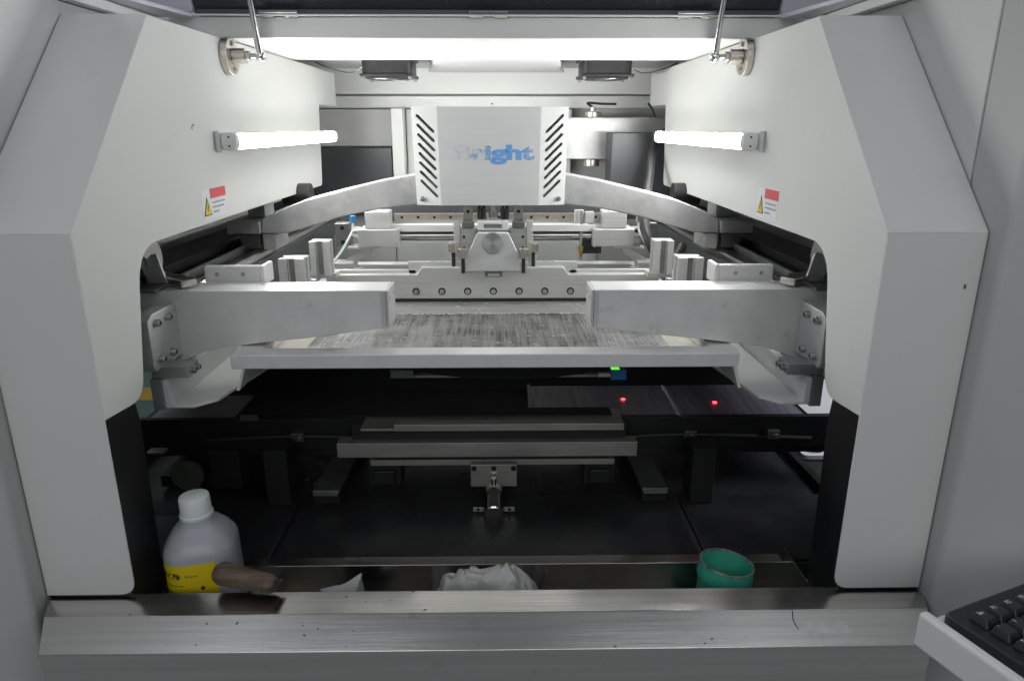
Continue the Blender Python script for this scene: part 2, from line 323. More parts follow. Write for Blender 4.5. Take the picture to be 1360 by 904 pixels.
# ================================================================== side covers with lamps, stickers
def cover(s):
    t = thing('side_cover', SIDE[s]+' white sheet metal side cover with sloped front, beside the opening', 'machine cover', (s*.49, .75, -.556), 'white side covers of the opening')
    wall = rounded([(.752, -.322), (.842, -.330), (.884, -.144), (1.835, -.140), (1.862, .056), (2.06, .058), (2.06, .143), (.995, .140), (.752, -.107)],
                   [0, .03, .05, .012, .004, .004, .004, 0, 0], 7)
    one('inner_wall', 'paint', t, lambda bm: prism(bm, wall, 'x', s*W, s*(W+.0025)), bevel=.0008)
    fr = rounded([(s*W, -.108), (s*W, -.556), (s*.5465, -.556), (s*.5465, -.108)], [0, .020, 0, 0], 7)
    one('front_panel', 'paint', t, lambda bm: prism(bm, fr, 'y', .7495, .7525), bevel=.0012)
    one('sloped_panel', 'paint', t, lambda bm: prism(bm, [(.7493, -.1079), (.9944, .1410), (.9965, .1390), (.7525, -.1085)], 'x', s*(W-.0006), s*.5465), bevel=.0008)
    bx('top_flange', 'paint', t, s*(W+.003), s*.5465, .997, 2.0, .137, .1395, bevel=.0006)
    # sticker
    y0, y1 = (1.089, 1.186) if s < 0 else (1.063, 1.150)
    x = s*(W-.0004); xa = s*(W-.0009)
    st = one('warning_sticker', 'sticker', t, lambda bm: box(bm, x, s*(W-.0001), y0, y1, -.137, -.091), bevel=0)
    ya = lambda k: (y0+(y1-y0)*k) if s < 0 else (y1-(y1-y0)*k)   # k runs from the reader's left
    rd = lambda bm, a, b, z0, z1: box(bm, xa, x, ya(a), ya(b), z0, z1)
    one('red_band', 'red', st, lambda bm: rd(bm, .36, 1, -.106, -.0911), bevel=0)
    one('triangle_border', 'ink', st, lambda bm: prism(bm, [(ya(.05), -.131), (ya(.35), -.131), (ya(.20), -.103)], 'x', xa, x), bevel=0)
    one('warning_triangle', 'tri', st, lambda bm: prism(bm, [(ya(.085), -.1293), (ya(.315), -.1293), (ya(.20), -.1075)], 'x', s*(W-.0014), xa), bevel=0)
    one('lightning_bolt', 'ink', st, lambda bm: prism(bm, [(ya(.20), -.112), (ya(.23), -.119), (ya(.20), -.1195), (ya(.22), -.127), (ya(.17), -.120), (ya(.195), -.119)], 'x', s*(W-.0018), s*(W-.0014)), bevel=0)
    for zz, L in ((-.113, .92), (-.120, .90), (-.1275, .66)):
        bm = B(); k = .42
        while k < L:
            q = k+random.uniform(.02, .05); rd(bm, k, q, zz-.0013, zz+.0013); k = q+random.uniform(.006, .02)
        obj('lettering', bm, 'grey_ink', st, bevel=0)
    # small paint chip and rivet
    if s < 0: one('paint_chip', 'iron', t, lambda bm: prism(bm, [(1.085, .0), (1.094, .006), (1.100, .003), (1.092, .0025), (1.089, -.003)], 'x', s*(W-.0004), s*(W-.0001)), bevel=0)
    else: one('paint_chip', 'iron', t, lambda bm: box(bm, .53, .5325, .7490, .7494, -.17, -.165), bevel=0)
for s in (-1, 1): cover(s)
def lamp(s):
    y0, y1 = (1.165, 1.875) if s < 0 else (1.14, 1.80)
    x, z = s*.413, -.021
    t = thing('tube_lamp', 'glowing white tube lamp mounted on the '+SIDE[s]+' side cover', 'lamp', (x, y0, z), 'tube lamps inside the machine')
    one('light_tube', 'tube', t, lambda bm: prism(bm, [(x-s*(.0055+.0195*(math.cos(R(a))-math.cos(R(38)))), z+.0195*math.sin(R(a))) for a in range(-38, 39, 4)], 'y', y0+.017, y1), bevel=0)
    one('lamp_body', 'white', t, lambda bm: box(bm, x-s*.0053, s*(W-.0004), y0+.0172, y1, z-.0128, z+.0128), bevel=.001)
    def cap(bm, a, b):
        prism(bm, rounded([(x-.0125, z-.0140), (x+.0125, z-.0140), (x+.0125, z+.0140), (x-.0125, z+.0140)], .011), 'y', a, b)
    for k, (a, b) in enumerate(((y0, y0+.0165), (y1+.0005, y1+.012))):
        c = one('end_cap', 'white', t, lambda bm: cap(bm, a, b), bevel=.003, seg=3)
        one('clip', 'white', c, lambda bm: box(bm, s*.429, s*(W-.0003), a+.004, b-.003, z-.0165, z+.0165), bevel=.0015)
        if k == 0:
            for zz in (-.007, .007): hole(c, (x-s*.0, a-.0003, z+zz), (0, -1, 0), .0016)
for s in (-1, 1): lamp(s)
def strut(s):
    y, z = (1.258, .114)
    t = thing('gas_strut', 'slim steel gas strut bolted to the '+SIDE[s]+' side cover by a round flange', 'gas strut', (s*W, y, z), 'gas struts of the lid')
    f = one('flange', 'nickel', t, lambda bm: cyl(bm, (s*(W-.0002), y, z), (s*(W-.012), y, z), .030, 40), bevel=.0015)
    for zz in (-.020, .020): bolt(f, (s*(W-.0115), y, z+zz), (-s, 0, 0), .0042, h=.0035)
    one('boss', 'nickel', t, lambda bm: cyl(bm, (s*(W-.0122), y, z), (s*(W-.034), y, z), .0125, 28), bevel=.001)
    one('nut', 'bolt', t, lambda bm: cyl(bm, (s*(W-.0342), y, z), (s*(W-.041), y, z), .0085, 6), bevel=.0006)
    one('stud', 'bolt', t, lambda bm: cyl(bm, (s*(W-.0412), y, z), (s*(W-.054), y, z), .0042, 14), bevel=0)
    def ball(bm): bmesh.ops.create_uvsphere(bm, u_segments=20, v_segments=12, radius=.0092, matrix=Matrix.Translation((s*(W-.058), y, z)))
    one('ball_joint', 'chrome', t, ball, bevel=0)
    a = Vector((s*(W-.058), y, z)); b = Vector((s*(W-.052), 1.12, .60)); d = (b-a).normalized()
    one('rod_end', 'chrome', t, lambda bm: cyl(bm, a+d*.007, a+d*.030, .0062, 16), bevel=.0008)
    one('rod', 'chrome', t, lambda bm: cyl(bm, a+d*.0305, b, .0048, 16), bevel=0)
for s in (-1, 1): strut(s)
# ================================================================== raised lid
t = thing('machine_lid', 'raised machine lid with dark smoked window, above the white beam', 'lid', (0, 1.27, .18))
lean = Matrix.Translation((0, 1.285, .186)) @ Euler((R(25), 0, 0)).to_matrix().to_4x4()
one('window_pane', 'glass_dark', t, lambda bm: box(bm, -.488, .488, -.004, .004, .002, .62, lean), bevel=.001)
for s in (-1, 1):
    one('lid_frame', 'lilac', t, lambda bm: box(bm, s*.4885, s*.56, -.012, .012, 0, .62, lean), bevel=.004)
    one('side_flange', 'lilac', t, lambda bm: prism(bm, [(s*.485, 1.26), (s*.553, 1.26), (s*.553, .86), (s*.545, .86), (s*.525, 1.0)], 'z', .1735, .180), bevel=.001)
one('bottom_rail', 'darkgrey', t, lambda bm: box(bm, -.486, .486, 1.272, 1.30, .1795, .1875), bevel=.001)
for x in (-.345, 0, .345):
    h = one('hinge', 'iron', t, lambda bm: cyl(bm, (x-.032, 1.262, .1825), (x+.032, 1.262, .1825), .0030, 14), bevel=.0005)
    for k in (-.02, .02): one('hinge_leaf', 'nickel', h, lambda bm: box(bm, x+k-.011, x+k+.011, 1.2655, 1.2695, .1745, .1785), bevel=.0005)
# ================================================================== ceiling fans
def fan(cx_, side):
    cyy, z1 = 1.88, .164
    t = thing('cooling_fan', 'black square cooling fan hanging from the ceiling on the '+side, 'fan', (cx_, cyy, z1), 'cooling fans under the ceiling')
    bm = B(); h = .066
    for zz0, zz1 in ((z1-.005, z1), (z1-.044, z1-.038)):
        prism(bm, rounded([(cx_-h, cyy-h), (cx_+h, cyy-h), (cx_+h, cyy+h), (cx_-h, cyy+h)], .01), 'z', zz0, zz1)
    obj('flange', bm, 'black', t)
    one('barrel', 'black', t, lambda bm: prism(bm, rounded([(cx_-.061, cyy-.061), (cx_+.061, cyy-.061), (cx_+.061, cyy+.061), (cx_-.061, cyy+.061)], .018), 'z', z1-.0378, z1-.0052))
    for a in (-1, 1):
        for b in (-1, 1):
            c = (cx_+a*.056, cyy+b*.056)
            one('screw', 'bolt', t, lambda bm: cyl(bm, (*c, z1-.050), (*c, z1-.0445), .0045, 10), bevel=0)
    for r in (.02, .035, .05):
        one('guard_ring', 'iron', t, lambda bm: tube(bm, [(cx_+r*math.cos(k*math.pi/16), cyy+r*math.sin(k*math.pi/16), z1-.0475) for k in range(33)], .0014, 6), bevel=0)
    sgn = -1 if cx_ < 0 else 1
    one('wire', 'iron', t, lambda bm: tube(bm, curve([(cx_+sgn*.06, cyy, z1-.012), (cx_+sgn*.10, cyy+.02, z1-.03), (cx_+sgn*.16, cyy+.05, z1-.018), (cx_+sgn*.20, cyy+.06, z1-.002)]), .0018, 6), bevel=0)
fan(-.258, 'left'); fan(.281, 'right')
# ================================================================== print head cover with worn lettering
def head_cover():
    t = thing('print_head_cover', 'white box cover with slanted vent slots and worn blue lettering', 'cover', (0, 1.34, -.14))
    zb, zt = -.140, .037
    bm = B()
    out = [(-.145, 1.352), (-.097, 1.34), (.094, 1.34), (.145, 1.352), (.145, 1.47), (-.145, 1.47)]
    inn = [(-.1435, 1.3532), (-.0968, 1.3415), (.0938, 1.3415), (.1435, 1.3532), (.1435, 1.4685), (-.1435, 1.4685)]
    def ring(p, z): return [bm.verts.new((a*(1-.035*(zt-z)/(zt-zb)), b, z)) for a, b in p]
    o0, o1, i0, i1 = ring(out, zb), ring(out, zt), ring(inn, zb), ring(inn, zt-.0015)
    for i in range(6):
        j = (i+1) % 6
        bm.faces.new((o0[i], o0[j], o1[j], o1[i])); bm.faces.new((i0[j], i0[i], i1[i], i1[j])); bm.faces.new((o0[j], o0[i], i0[i], i0[j]))
    bm.faces.new(o1); bm.faces.new(i1[::-1])
    shell = obj('shell', bm, 'white', t, bevel=0)
    cb = B()
    slots = []
    for k in range(8):
        for s in (-1, 1):
            zc = .0085-k*.0167
            x0 = s*.1335*(1-.035*k/8); a = Vector((x0, 0, zc+.013)); b = Vector((x0-s*.0285, 0, zc-.0145)); d = (b-a).normalized(); n = Vector((d.z, 0, -d.x))*.0026
            pts = []
            for q, e in ((a, -1), (b, 1)):
                for m_ in range(7):
                    th = math.pi*m_/6; pts.append(q+(n*math.cos(th)+d*e*.0026*math.sin(th)) if e > 0 else q-(n*math.cos(th))+d*e*.0026*math.sin(th))
            prism(cb, [(p.x, p.z) for p in pts], 'y', 1.32, 1.38)
    bmesh.ops.remove_doubles(cb, verts=cb.verts, dist=1e-6); bmesh.ops.recalc_face_normals(cb, faces=cb.faces)
    cm = bpy.data.meshes.new('cut'); cb.to_mesh(cm); cb.free(); co = bpy.data.objects.new('cut', cm); col.objects.link(co)
    md = shell.modifiers.new('slots', 'BOOLEAN'); md.object = co; md.operation = 'DIFFERENCE'; md.solver = 'EXACT'
    bpy.context.view_layer.update()
    dg = bpy.context.evaluated_depsgraph_get(); nm = bpy.data.meshes.new_from_object(shell.evaluated_get(dg)); shell.modifiers.clear(); shell.data = nm
    nm.polygons.foreach_set('use_smooth', [False]*len(nm.polygons))
    bpy.data.objects.remove(co)
    # thin brushed film on the flat middle of the front
    bm = B(); v = [bm.verts.new(p) for p in ((-.094, 1.3396, zt-.0005), (.091, 1.3396, zt-.0005), (.0885, 1.3396, zb+.0005), (-.0915, 1.3396, zb+.0005))]; bm.faces.new(v)
    obj('front_film', bm, 'logo_mid', t, bevel=0)
    for x in (-.129, .129):
        c = one('screw_eye', 'iron', t, lambda bm: cyl(bm, (x, 1.345, -.1285), (x, 1.3505, -.1285), .0042, 20), bevel=.0004)
        bolt(t, (x, 1.3452, -.1285), (0, -1, 0), .0030, h=.002)
    hole(t, (.004, 1.336, .0415), (0, -1, 0), .0016)
    return t
hc = head_cover()
def text_mesh(body, size, bold=0, extrude=0):
    cu = bpy.data.curves.new('t', 'FONT'); cu.body = body; cu.size = size; cu.offset = bold; cu.extrude = extrude; cu.resolution_u = 4
    o = bpy.data.objects.new('t', cu); col.objects.link(o); bpy.context.view_layer.update()
    me = bpy.data.meshes.new_from_object(o.evaluated_get(bpy.context.evaluated_depsgraph_get())); bpy.data.objects.remove(o); return me
def put_mesh(name, me, m, parent):
    me.materials.clear(); me.materials.append(M[m]); o = bpy.data.objects.new(name, me); col.objects.link(o); o.parent = parent
    if parent.type == 'EMPTY' or parent.parent is None: o.matrix_parent_inverse = Matrix.Translation(-Vector(parent.location))
    return o
me = text_mesh('Bright', .0365, .0017)
xs = [v.co.x for v in me.vertices]; x0, x1 = min(xs), max(xs)
for v in me.vertices:
    v.co = Vector((-.068+(v.co.x-x0)/(x1-x0)*.150, 1.3392, -.0555+v.co.y*.98))
put_mesh('lettering', me, 'worn', hc)
# ================================================================== arched gantry beam on its side rails
t = thing('gantry_beam', 'arched cast aluminium gantry beam behind the white head cover', 'gantry beam', (0, 1.42, -.2))
top = [(0, -.075), (.10, -.081), (.155, -.087), (.22, -.099), (.295, -.117), (.36, -.133), (.41, -.152), (.45, -.171)]
bot = [(.45, -.199), (.40, -.198), (.372, -.190), (.297, -.168), (.22, -.152), (.15, -.144), (0, -.136)]
pl = top+bot; pl = pl+[(-x, z) for x, z in reversed(pl) if x > 0]
one('arch', 'cast', t, lambda bm: prism(bm, pl, 'y', 1.385, 1.46), bevel=.003, seg=3)
for s in (-1, 1):
    e = one('end_plate', 'cast', t, lambda bm: box(bm, s*.4505, s*.515, 1.375, 1.50, -.198, -.174), bevel=.002)
    one('carriage', 'cast', t, lambda bm: box(bm, s*.425, s*.452, 1.39, 1.47, -.2315, -.1995), bevel=.002)
    one('carriage', 'iron', t, lambda bm: box(bm, s*.462, s*.50, 1.40, 1.48, -.232, -.1985), bevel=.002)
    bx('drive_block', 'cast', t, s*.455, s*.49, 1.43, 1.49, -.1735, -.13, bevel=.002)
    one('motor', 'black', t, lambda bm: cyl(bm, (s*.41, 1.62, -.145), (s*.47, 1.62, -.145), .026, 24), bevel=.001)
for s in (-1, 1):
    t = thing('side_rail', SIDE[s]+' linear rail on a dark beam running front to back', 'rail', (s*.48, 1.0, -.30), 'linear rails along the sides')
    bx('beam', 'darkgrey', t, s*.445, s*.515, 1.072, 2.05, -.34, -.247, bevel=.002)
    one('rail', 'steel', t, lambda bm: prism(bm, [(s*.452, -.2465), (s*.452, -.236), (s*.456, -.2325), (s*.472, -.2325), (s*.476, -.236), (s*.476, -.2465)], 'y', 1.074, 2.05), bevel=.0006)
    bx('guard_strip', 'iron', t, s*.487, s*.492, 1.0745, 2.05, -.2468, -.222, bevel=.0006)
    bx('cable_tray', 'black', t, s*.525, s*.60, 1.10, 2.05, -.30, -.215, bevel=.002)
    one('drive_belt', 'rubber', t, lambda bm: box(bm, s*.503, s*.512, 1.08, 2.05, -.2465, -.23), bevel=.0005)
    # cover sheet of the rail running under the wall
    one('rail_cover', 'panel', t, lambda bm: box(bm, s*.61, s*.69, 1.0, 2.05, -.20, -.19), bevel=.001)
# ================================================================== squeegee assembly
def squeegee():
    t = thing('squeegee_head', 'aluminium squeegee holder with a row of bolts, under the white head cover', 'squeegee', (0, 1.32, -.325))
    yF, yB = 1.318, 1.336
    pts = [(-.315, -.315), (.322, -.315), (.322, -.268), (.148, -.268), (.138, -.254), (-.132, -.254), (-.142, -.268), (-.315, -.268)]
    h = one('holder_plate', 'alu', t, lambda bm: prism(bm, pts, 'y', yF, yB), bevel=.0015)
    bx('back_plate', 'alu', t, -.16, .166, yB+.0005, yB+.012, -.30, -.2465, bevel=.001)
    for x in (-.115, -.098, .104, .121): bolt(t, (x, yB+.006, -.2466), (0, 0, 1), .0028, h=.002)
    for k in range(-6, 7):
        x = .004+k*.0495
        inst('counterbore', HOLE, h, (x, yF-.0001, -.3005), (0, -1, 0), .0072, .002)
        bolt(h, (x, yF-.0003, -.301), (0, -1, 0), .0046, h=.003)
    bx('upper_rail', 'alu', t, -.315, -.145, yB+.0005, yB+.010, -.285, -.262, bevel=.001)
    bx('upper_rail', 'alu', t, .151, .322, yB+.0005, yB+.010, -.285, -.262, bevel=.001)
    bm = B(); n = 120; prof = []
    for i in range(n+1):
        x = -.300+.607*i/n; prof.append((x, -.3175-.0022*abs(noise.noise((x*90, 3, 1)))-.001*noise.noise((x*300, 1, 1))))
    prism(bm, [(-.300, -.3152), (.307, -.3152)]+list(reversed([(x, z-.0035) for x, z in prof])), 'y', 1.3172, 1.333)
    obj('rubber_strip', bm, 'rubber', t, bevel=0)
    one('blade', 'plate_grey', t, lambda bm: prism(bm, [(1.326, -.3200), (1.250, -.3266), (1.2495, -.3272), (1.326, -.3222)], 'x', -.300, .307), bevel=.0003)
    # paste crumbs along the blade
    bm = B()
    for i in range(170):
        x = random.uniform(-.29, .30); y = random.choice((1.2475, 1.2475, 1.2475, random.uniform(1.25, 1.31))); r = random.uniform(.0004, .0014)
        z = -.327 if y < 1.249 else -.3262+(y-1.25)*.0868
        bmesh.ops.create_icosphere(bm, subdivisions=1, radius=r, matrix=Matrix.Translation((x, y, z)) @ Matrix.Diagonal((random.uniform(1, 4), 1, .7, 1)))
    obj('paste_crumbs', bm, 'alu_bright', t, bevel=0, kind='stuff')
    # centre mount
    tz = [(-.058, -.2585), (.066, -.2585), (.066, -.243), (.058, -.2415), (.034, -.189), (.031, -.1865), (-.023, -.1865), (-.026, -.189), (-.050, -.2415), (-.058, -.243)]
    m = one('mount_plate', 'alu_bright', t, lambda bm: prism(bm, tz, 'y', 1.3025, 1.3175), bevel=.0010, sharp=15)
    k = one('knob', 'turned', t, lambda bm: lathe(bm, [(.0195, 0), (.0200, .001), (.0200, .006), (.0195, .0070), (.0188, .0073), (.0001, .0074)], 48, frame_to((0, -1, 0))), bevel=0, sharp=12); k.location = (.004, 1.302, -.2045)
    bx('latch', 'iron', t, -.012, .021, 1.3135, 1.3172, -.2715, -.2600, bevel=.001)
    bx('latch_bar', 'alu', t, -.006, .016, 1.3125, 1.3135, -.2700, -.2655, bevel=.0004)
    b2 = bx('carrier_plate', 'alu', t, -.062, .071, 1.345, 1.357, -.256, -.184, bevel=.001)
    for s in (-1, 1):
        for x in (.027, .0565):
            for z in (-.2, -.221): hole(b2, (.0045+s*x, 1.3448, z), (0, -1, 0), .0028)
    bx('top_block', 'alu_bright', t, -.025, .033, 1.318, 1.355, -.1835, -.168, bevel=.001)
    one('name_plate', 'steel', t, lambda bm: box(bm, -.013, .021, 1.3172, 1.3178, -.1795, -.172), bevel=.0003)
    bx('cross_bar', 'iron', t, -.030, .038, 1.318, 1.34, -.1885, -.184, bevel=.0005)
    for s in (-1, 1):
        x = .0045+s*.0485
        sp = bx('slide_post', 'nickel', t, x-.0095, x+.0095, 1.36, 1.372, -.19, -.10, bevel=.001)
        hole(sp, (x, 1.3598, -.1535), (0, -1, 0), .0032)
        xs_ = .0045+s*.0695
        one('side_arm', 'alu', t, lambda bm: box(bm, xs_-.006, xs_+.006, 1.335, 1.37, -.232, -.168), bevel=.001)
        bx('bracket', 'iron', t, .0045+s*.036, .0045+s*.060, 1.335, 1.344, -.181, -.17, bevel=.001)
        # knurled clamp screws, two a side
        for x2, y2, z2 in ((.0045+s*.0565, 1.296, -.2225), (.0045+s*.0765, 1.33, -.217)):
            kn = one('clamp_screw', 'nickel', t, lambda bm: cyl(bm, (x2, y2, z2-.0095), (x2, y2, z2+.0085), .0088, 22), bevel=.0012)
            bm = B()
            for q in range(16):
                a = q*math.pi/8; p = (x2+.0087*math.cos(a), y2+.0087*math.sin(a)); cyl(bm, (*p, z2-.0085), (*p, z2+.0075), .0009, 6)
            obj('knurl', bm, 'nickel', kn, bevel=0)
            cyl_top = one('screw_shaft', 'rubber', t, lambda bm: cyl(bm, (x2, y2, z2-.038), (x2, y2, z2-.0098), .0036, 12), bevel=0)
            bx('clamp_foot', 'alu', t, x2-.0065, x2+.0065, y2+.0045, y2+.012, z2-.0375, z2-.018, bevel=.0008)
        # pneumatic fittings between the posts
        for q in (.018, .026):
            one('fitting', 'black', t, lambda bm: cyl(bm, (.0045+s*q, 1.35, -.167), (.0045+s*q, 1.35, -.147), .0045, 12), bevel=.0006)
            one('hose', 'rubber', t, lambda bm: tube(bm, curve([(.0045+s*q, 1.35, -.147), (.0045+s*q*1.1, 1.353, -.137), (.0045+s*q*1.3, 1.37, -.12)]), .0028, 8), bevel=0)
    one('lead_screw', 'bolt', t, lambda bm: cyl(bm, (.0045, 1.352, -.168), (.0045, 1.352, -.11), .006, 16), bevel=0)
    one('coupling', 'iron', t, lambda bm: cyl(bm, (.0045, 1.352, -.163), (.0045, 1.352, -.15), .009, 20), bevel=.0008)
    # slotted aluminium profile posts at the holder's ends
    for s in (-1, 1):
        for (xa, xb, yc, z1, z0) in ((.322, .366, 1.20, -.216, -.3085), (.292, .328, 1.265, -.196, -.258)):
            o = .0 if s < 0 else .006
            x0, x1 = s*(xa)+o, s*(xb)+o; x0, x1 = min(x0, x1), max(x0, x1); wd = x1-x0; yb = yc+wd*.9; cxx = (x0+x1)/2; g = .0028
            pf = [(x0, yc), (cxx-g-.004, yc), (cxx-g-.004, yc+.004), (cxx-g-.006, yc+.006), (cxx+g+.006, yc+.006), (cxx+g+.004, yc+.004), (cxx+g+.004, yc), (x1, yc),
                  (x1, yc+wd*.32), (x1-.006, yc+wd*.32), (x1-.006, yc+wd*.58), (x1, yc+wd*.58), (x1, yb), (x0, yb), (x0, yc+wd*.58), (x0+.006, yc+wd*.58), (x0+.006, yc+wd*.32), (x0, yc+wd*.32)]
            pp = one('profile_post', 'alu', t, lambda bm: prism(bm, pf, 'z', z0, z1), bevel=.0006)
            bx('slot_liner', 'iron', pp, cxx-.0045, cxx+.0045, yc+.0058, yc+.007, z0+.001, z1-.001, bevel=0)
        bx('post_bracket', 'alu', t, s*.29+.003, s*.372+.003, 1.2845, 1.3165, -.268, -.2585, bevel=.001)
        bx('post_bracket', 'alu', t, s*.318+.003, s*.370+.003, 1.2432, 1.262, -.30, -.262, bevel=.001)
squeegee()
# ================================================================== rear camera gantry
def rear_gantry():
    t = thing('camera_gantry', 'rear cross rail with chrome shaft and square end blocks, behind the squeegee', 'gantry', (0, 1.6, -.27))
    rl = bx('drilled_rail', 'nickel', t, -.222, .255, 1.60, 1.615, -.202, -.185, bevel=.001)
    for k in range(13):
        x = -.205+k*.0366
        hole(rl, (x, 1.5998, -.1935), (0, -1, 0), .0033)
    bx('white_beam', 'white', t, -.235, .262, 1.57, 1.599, -.222, -.2065, bevel=.001)
    one('shaft', 'chrome', t, lambda bm: cyl(bm, (-.22, 1.588, -.2325), (.235, 1.588, -.2325), .0085, 24), bevel=0)
    bx('lower_bar', 'panel', t, -.22, .235, 1.60, 1.605, -.246, -.2425, bevel=.0005)
    bx('cable_duct', 'darkgrey', t, -.30, .30, 1.66, 1.70, -.21, -.165, bevel=.002)
    for s in (-1, 1):
        o = .012
        X = lambda a: s*a+o*.7
        bx('end_block', 'alu', t, X(.218), X(.305), 1.545, 1.62, -.252, -.214, bevel=.0015)
        bx('cap_plate', 'alu', t, X(.2155), X(.2205), 1.5445, 1.58, -.253, -.212, bevel=.0008)
        bx('upper_block', 'alu', t, X(.236), X(.290), 1.56, 1.61, -.2135, -.176, bevel=.0025)
        bx('under_plate', 'alu', t, X(.26), X(.33), 1.55, 1.60, -.2575, -.2525, bevel=.0006)
        mo = bx('motor_plate', 'iron', t, X(.327), X(.360), 1.57, 1.60, -.255, -.203, bevel=.0015)
        one('coupling', 'chrome', t, lambda bm: cyl(bm, (X(.306), 1.59, -.225), (X(.326), 1.59, -.225), .014, 20), bevel=.001)
        for zz in (-.245, -.213): hole(mo, (X(.343), 1.5698, zz), (0, -1, 0), .005)
        one('air_hose', 'cap', t, lambda bm: tube(bm, curve([(X(.31), 1.53, -.195), (X(.312), 1.525, -.215), (X(.33), 1.50, -.25), (X(.345), 1.47, -.272)]), .0026, 8), bevel=0)
        one('fitting', 'blue' if s < 0 else 'bolt', t, lambda bm: cyl(bm, (X(.31), 1.53, -.1952), (X(.31), 1.53, -.181), .006, 14), bevel=.001)
        one('stay', 'alu', t, lambda bm: prism(bm, [(X(.28), -.258), (X(.30), -.258), (X(.355), -.295), (X(.345), -.31), (X(.285), -.27)], 'y', 1.56, 1.575), bevel=.001)
        bx('foot_block', 'panel', t, X(.315), X(.36), 1.53, 1.58, -.335, -.285, bevel=.002)
        bx('foot_shoe', 'black', t, X(.19), X(.31), 1.60, 1.68, -.345, -.325, bevel=.002)
        cyl_ = one('tie_rod', 'bolt', t, lambda bm: cyl(bm, (X(.30), 1.55, -.30), (X(.335), 1.53, -.30), .004, 10), bevel=.0004)
    # dispensing valve on the right
    v = bx('valve_body', 'alu', t, .185, .205, 1.585, 1.599, -.2215, -.176, bevel=.001)
    bx('valve_body', 'alu', t, .208, .228, 1.58, 1.5995, -.205, -.180, bevel=.001)
    one('valve_stem', 'chrome', t, lambda bm: cyl(bm, (.199, 1.575, -.255), (.199, 1.575, -.176), .0035, 12), bevel=0)
    one('valve_tip', 'brass', t, lambda bm: cyl(bm, (.199, 1.575, -.285), (.199, 1.575, -.2555), .003, 12, .008), bevel=.0006)
    bx('valve_guard', 'darkgrey', t, .206, .25, 1.60, 1.64, -.277, -.2465, bevel=.001)
rear_gantry()
# looped cable carrier at the right of the gantry
ch = one('cable_carrier', 'rubber', None, lambda bm: tube(bm, curve([(.50, 1.98, .02), (.42, 1.88, -.04), (.385, 1.76, -.12), (.348, 1.60, -.17), (.334, 1.52, -.215), (.352, 1.49, -.258), (.392, 1.50, -.272), (.42, 1.54, -.25)]), .0105, 10), bevel=0)
tag(ch, 'curved black cable carrier looping behind the right end of the gantry beam', 'cable')
# ================================================================== behind: actuator and boxes
t = thing('lift_actuator', 'horizontal stainless bar with round caps on the back wall, right of the head cover', 'actuator', (.33, 2.08, -.1))
bx('bar', 'cast', t, .20, .50, 2.04, 2.12, -.085, .028, bevel=.002)
for z0, z1 in ((.0285, .043), (-.105, -.0855)):
    one('round_cap', 'nickel', t, lambda bm: cyl(bm, (.278, 2.06, z0), (.278, 2.06, z1), .022, 28), bevel=.002)
one('cap_nipple', 'bolt', t, lambda bm: cyl(bm, (.278, 2.06, .0435), (.278, 2.06, .056), .007, 14), bevel=.001)
one('cable', 'rubber', t, lambda bm: tube(bm, curve([(.278, 2.06, .055), (.262, 2.05, .066), (.30, 2.05, .064), (.34, 2.04, .063)]), .0032, 8), bevel=0)
one('cable', 'rubber', t, lambda bm: tube(bm, curve([(.43, 2.05, .065), (.44, 2.04, .05), (.448, 2.035, .028)]), .0034, 8), bevel=0)
bxx = bx('electrical_box', 'darkgrey', None, .315, .56, 1.93, 2.035, -.24, -.012, bevel=.003); tag(bxx, 'dark grey electrical box under the stainless bar at the right back', 'electrical box')
# ================================================================== stencil frame
t = thing('stencil_frame', 'aluminium stencil frame with grey etched foil, beneath the clamp arms', 'stencil', (0, .955, -.331))
one('front_bar', 'alu_worn', t, lambda bm: box(bm, -.3685, .3635, .955, .990, -.331, -.310), bevel=.0015)
bx('side_bar', 'alu_worn', t, -.3685, -.333, .9905, 1.65, -.331, -.310, bevel=.0015)
bx('side_bar', 'alu_worn', t, .328, .3635, .9905, 1.65, -.331, -.310, bevel=.0015)
bx('rear_bar', 'alu_worn', t, -.3685, .3635, 1.6505, 1.686, -.331, -.310, bevel=.0015)
bx('mesh_border', 'mesh', t, -.3325, .3275, .9905, 1.65, -.3295, -.3285, bevel=0)
fo = bx('foil', 'foil', t, -.285, .283, 1.005, 1.60, -.3283, -.3277, bevel=0)
bm = B()
for x, y0, y1 in ((-.098, 1.01, 1.245), (.131, 1.01, 1.25)):
    v = box(bm, x-.0004, x+.0004, y0, y1, -.3276, -.3274)
obj('scribe_line', bm, 'plate_grey', fo, bevel=0)
bm = B()
for i in range(130):
    x = random.choice((random.uniform(-.27, .27), random.gauss(0, .18))); y = 1.01+random.random()**1.6*.2; L = random.uniform(.001, .009)
    if abs(x) > .275: continue
    box(bm, x, x+(L if random.random() < .6 else .0009), y, y+random.uniform(.0006, .0018), -.3276, -.32735)
obj('paste_smears', bm, 'alu_bright', fo, bevel=0, kind='stuff')
bm = B()   # rows of apertures along the sides of the print image
for s in (-1, 1):
    for i in range(46):
        x = s*(.135+i*.0031+.0); y0 = 1.035+.0006*i+random.uniform(-.006, .006)
        for k in range(3):
            if random.random() < .8: box(bm, x-.00075, x+.00075, y0+k*.038, y0+k*.038+random.uniform(.012, .034), -.3276, -.32735)
obj('aperture_rows', bm, 'iron', fo, bevel=0, kind='stuff')
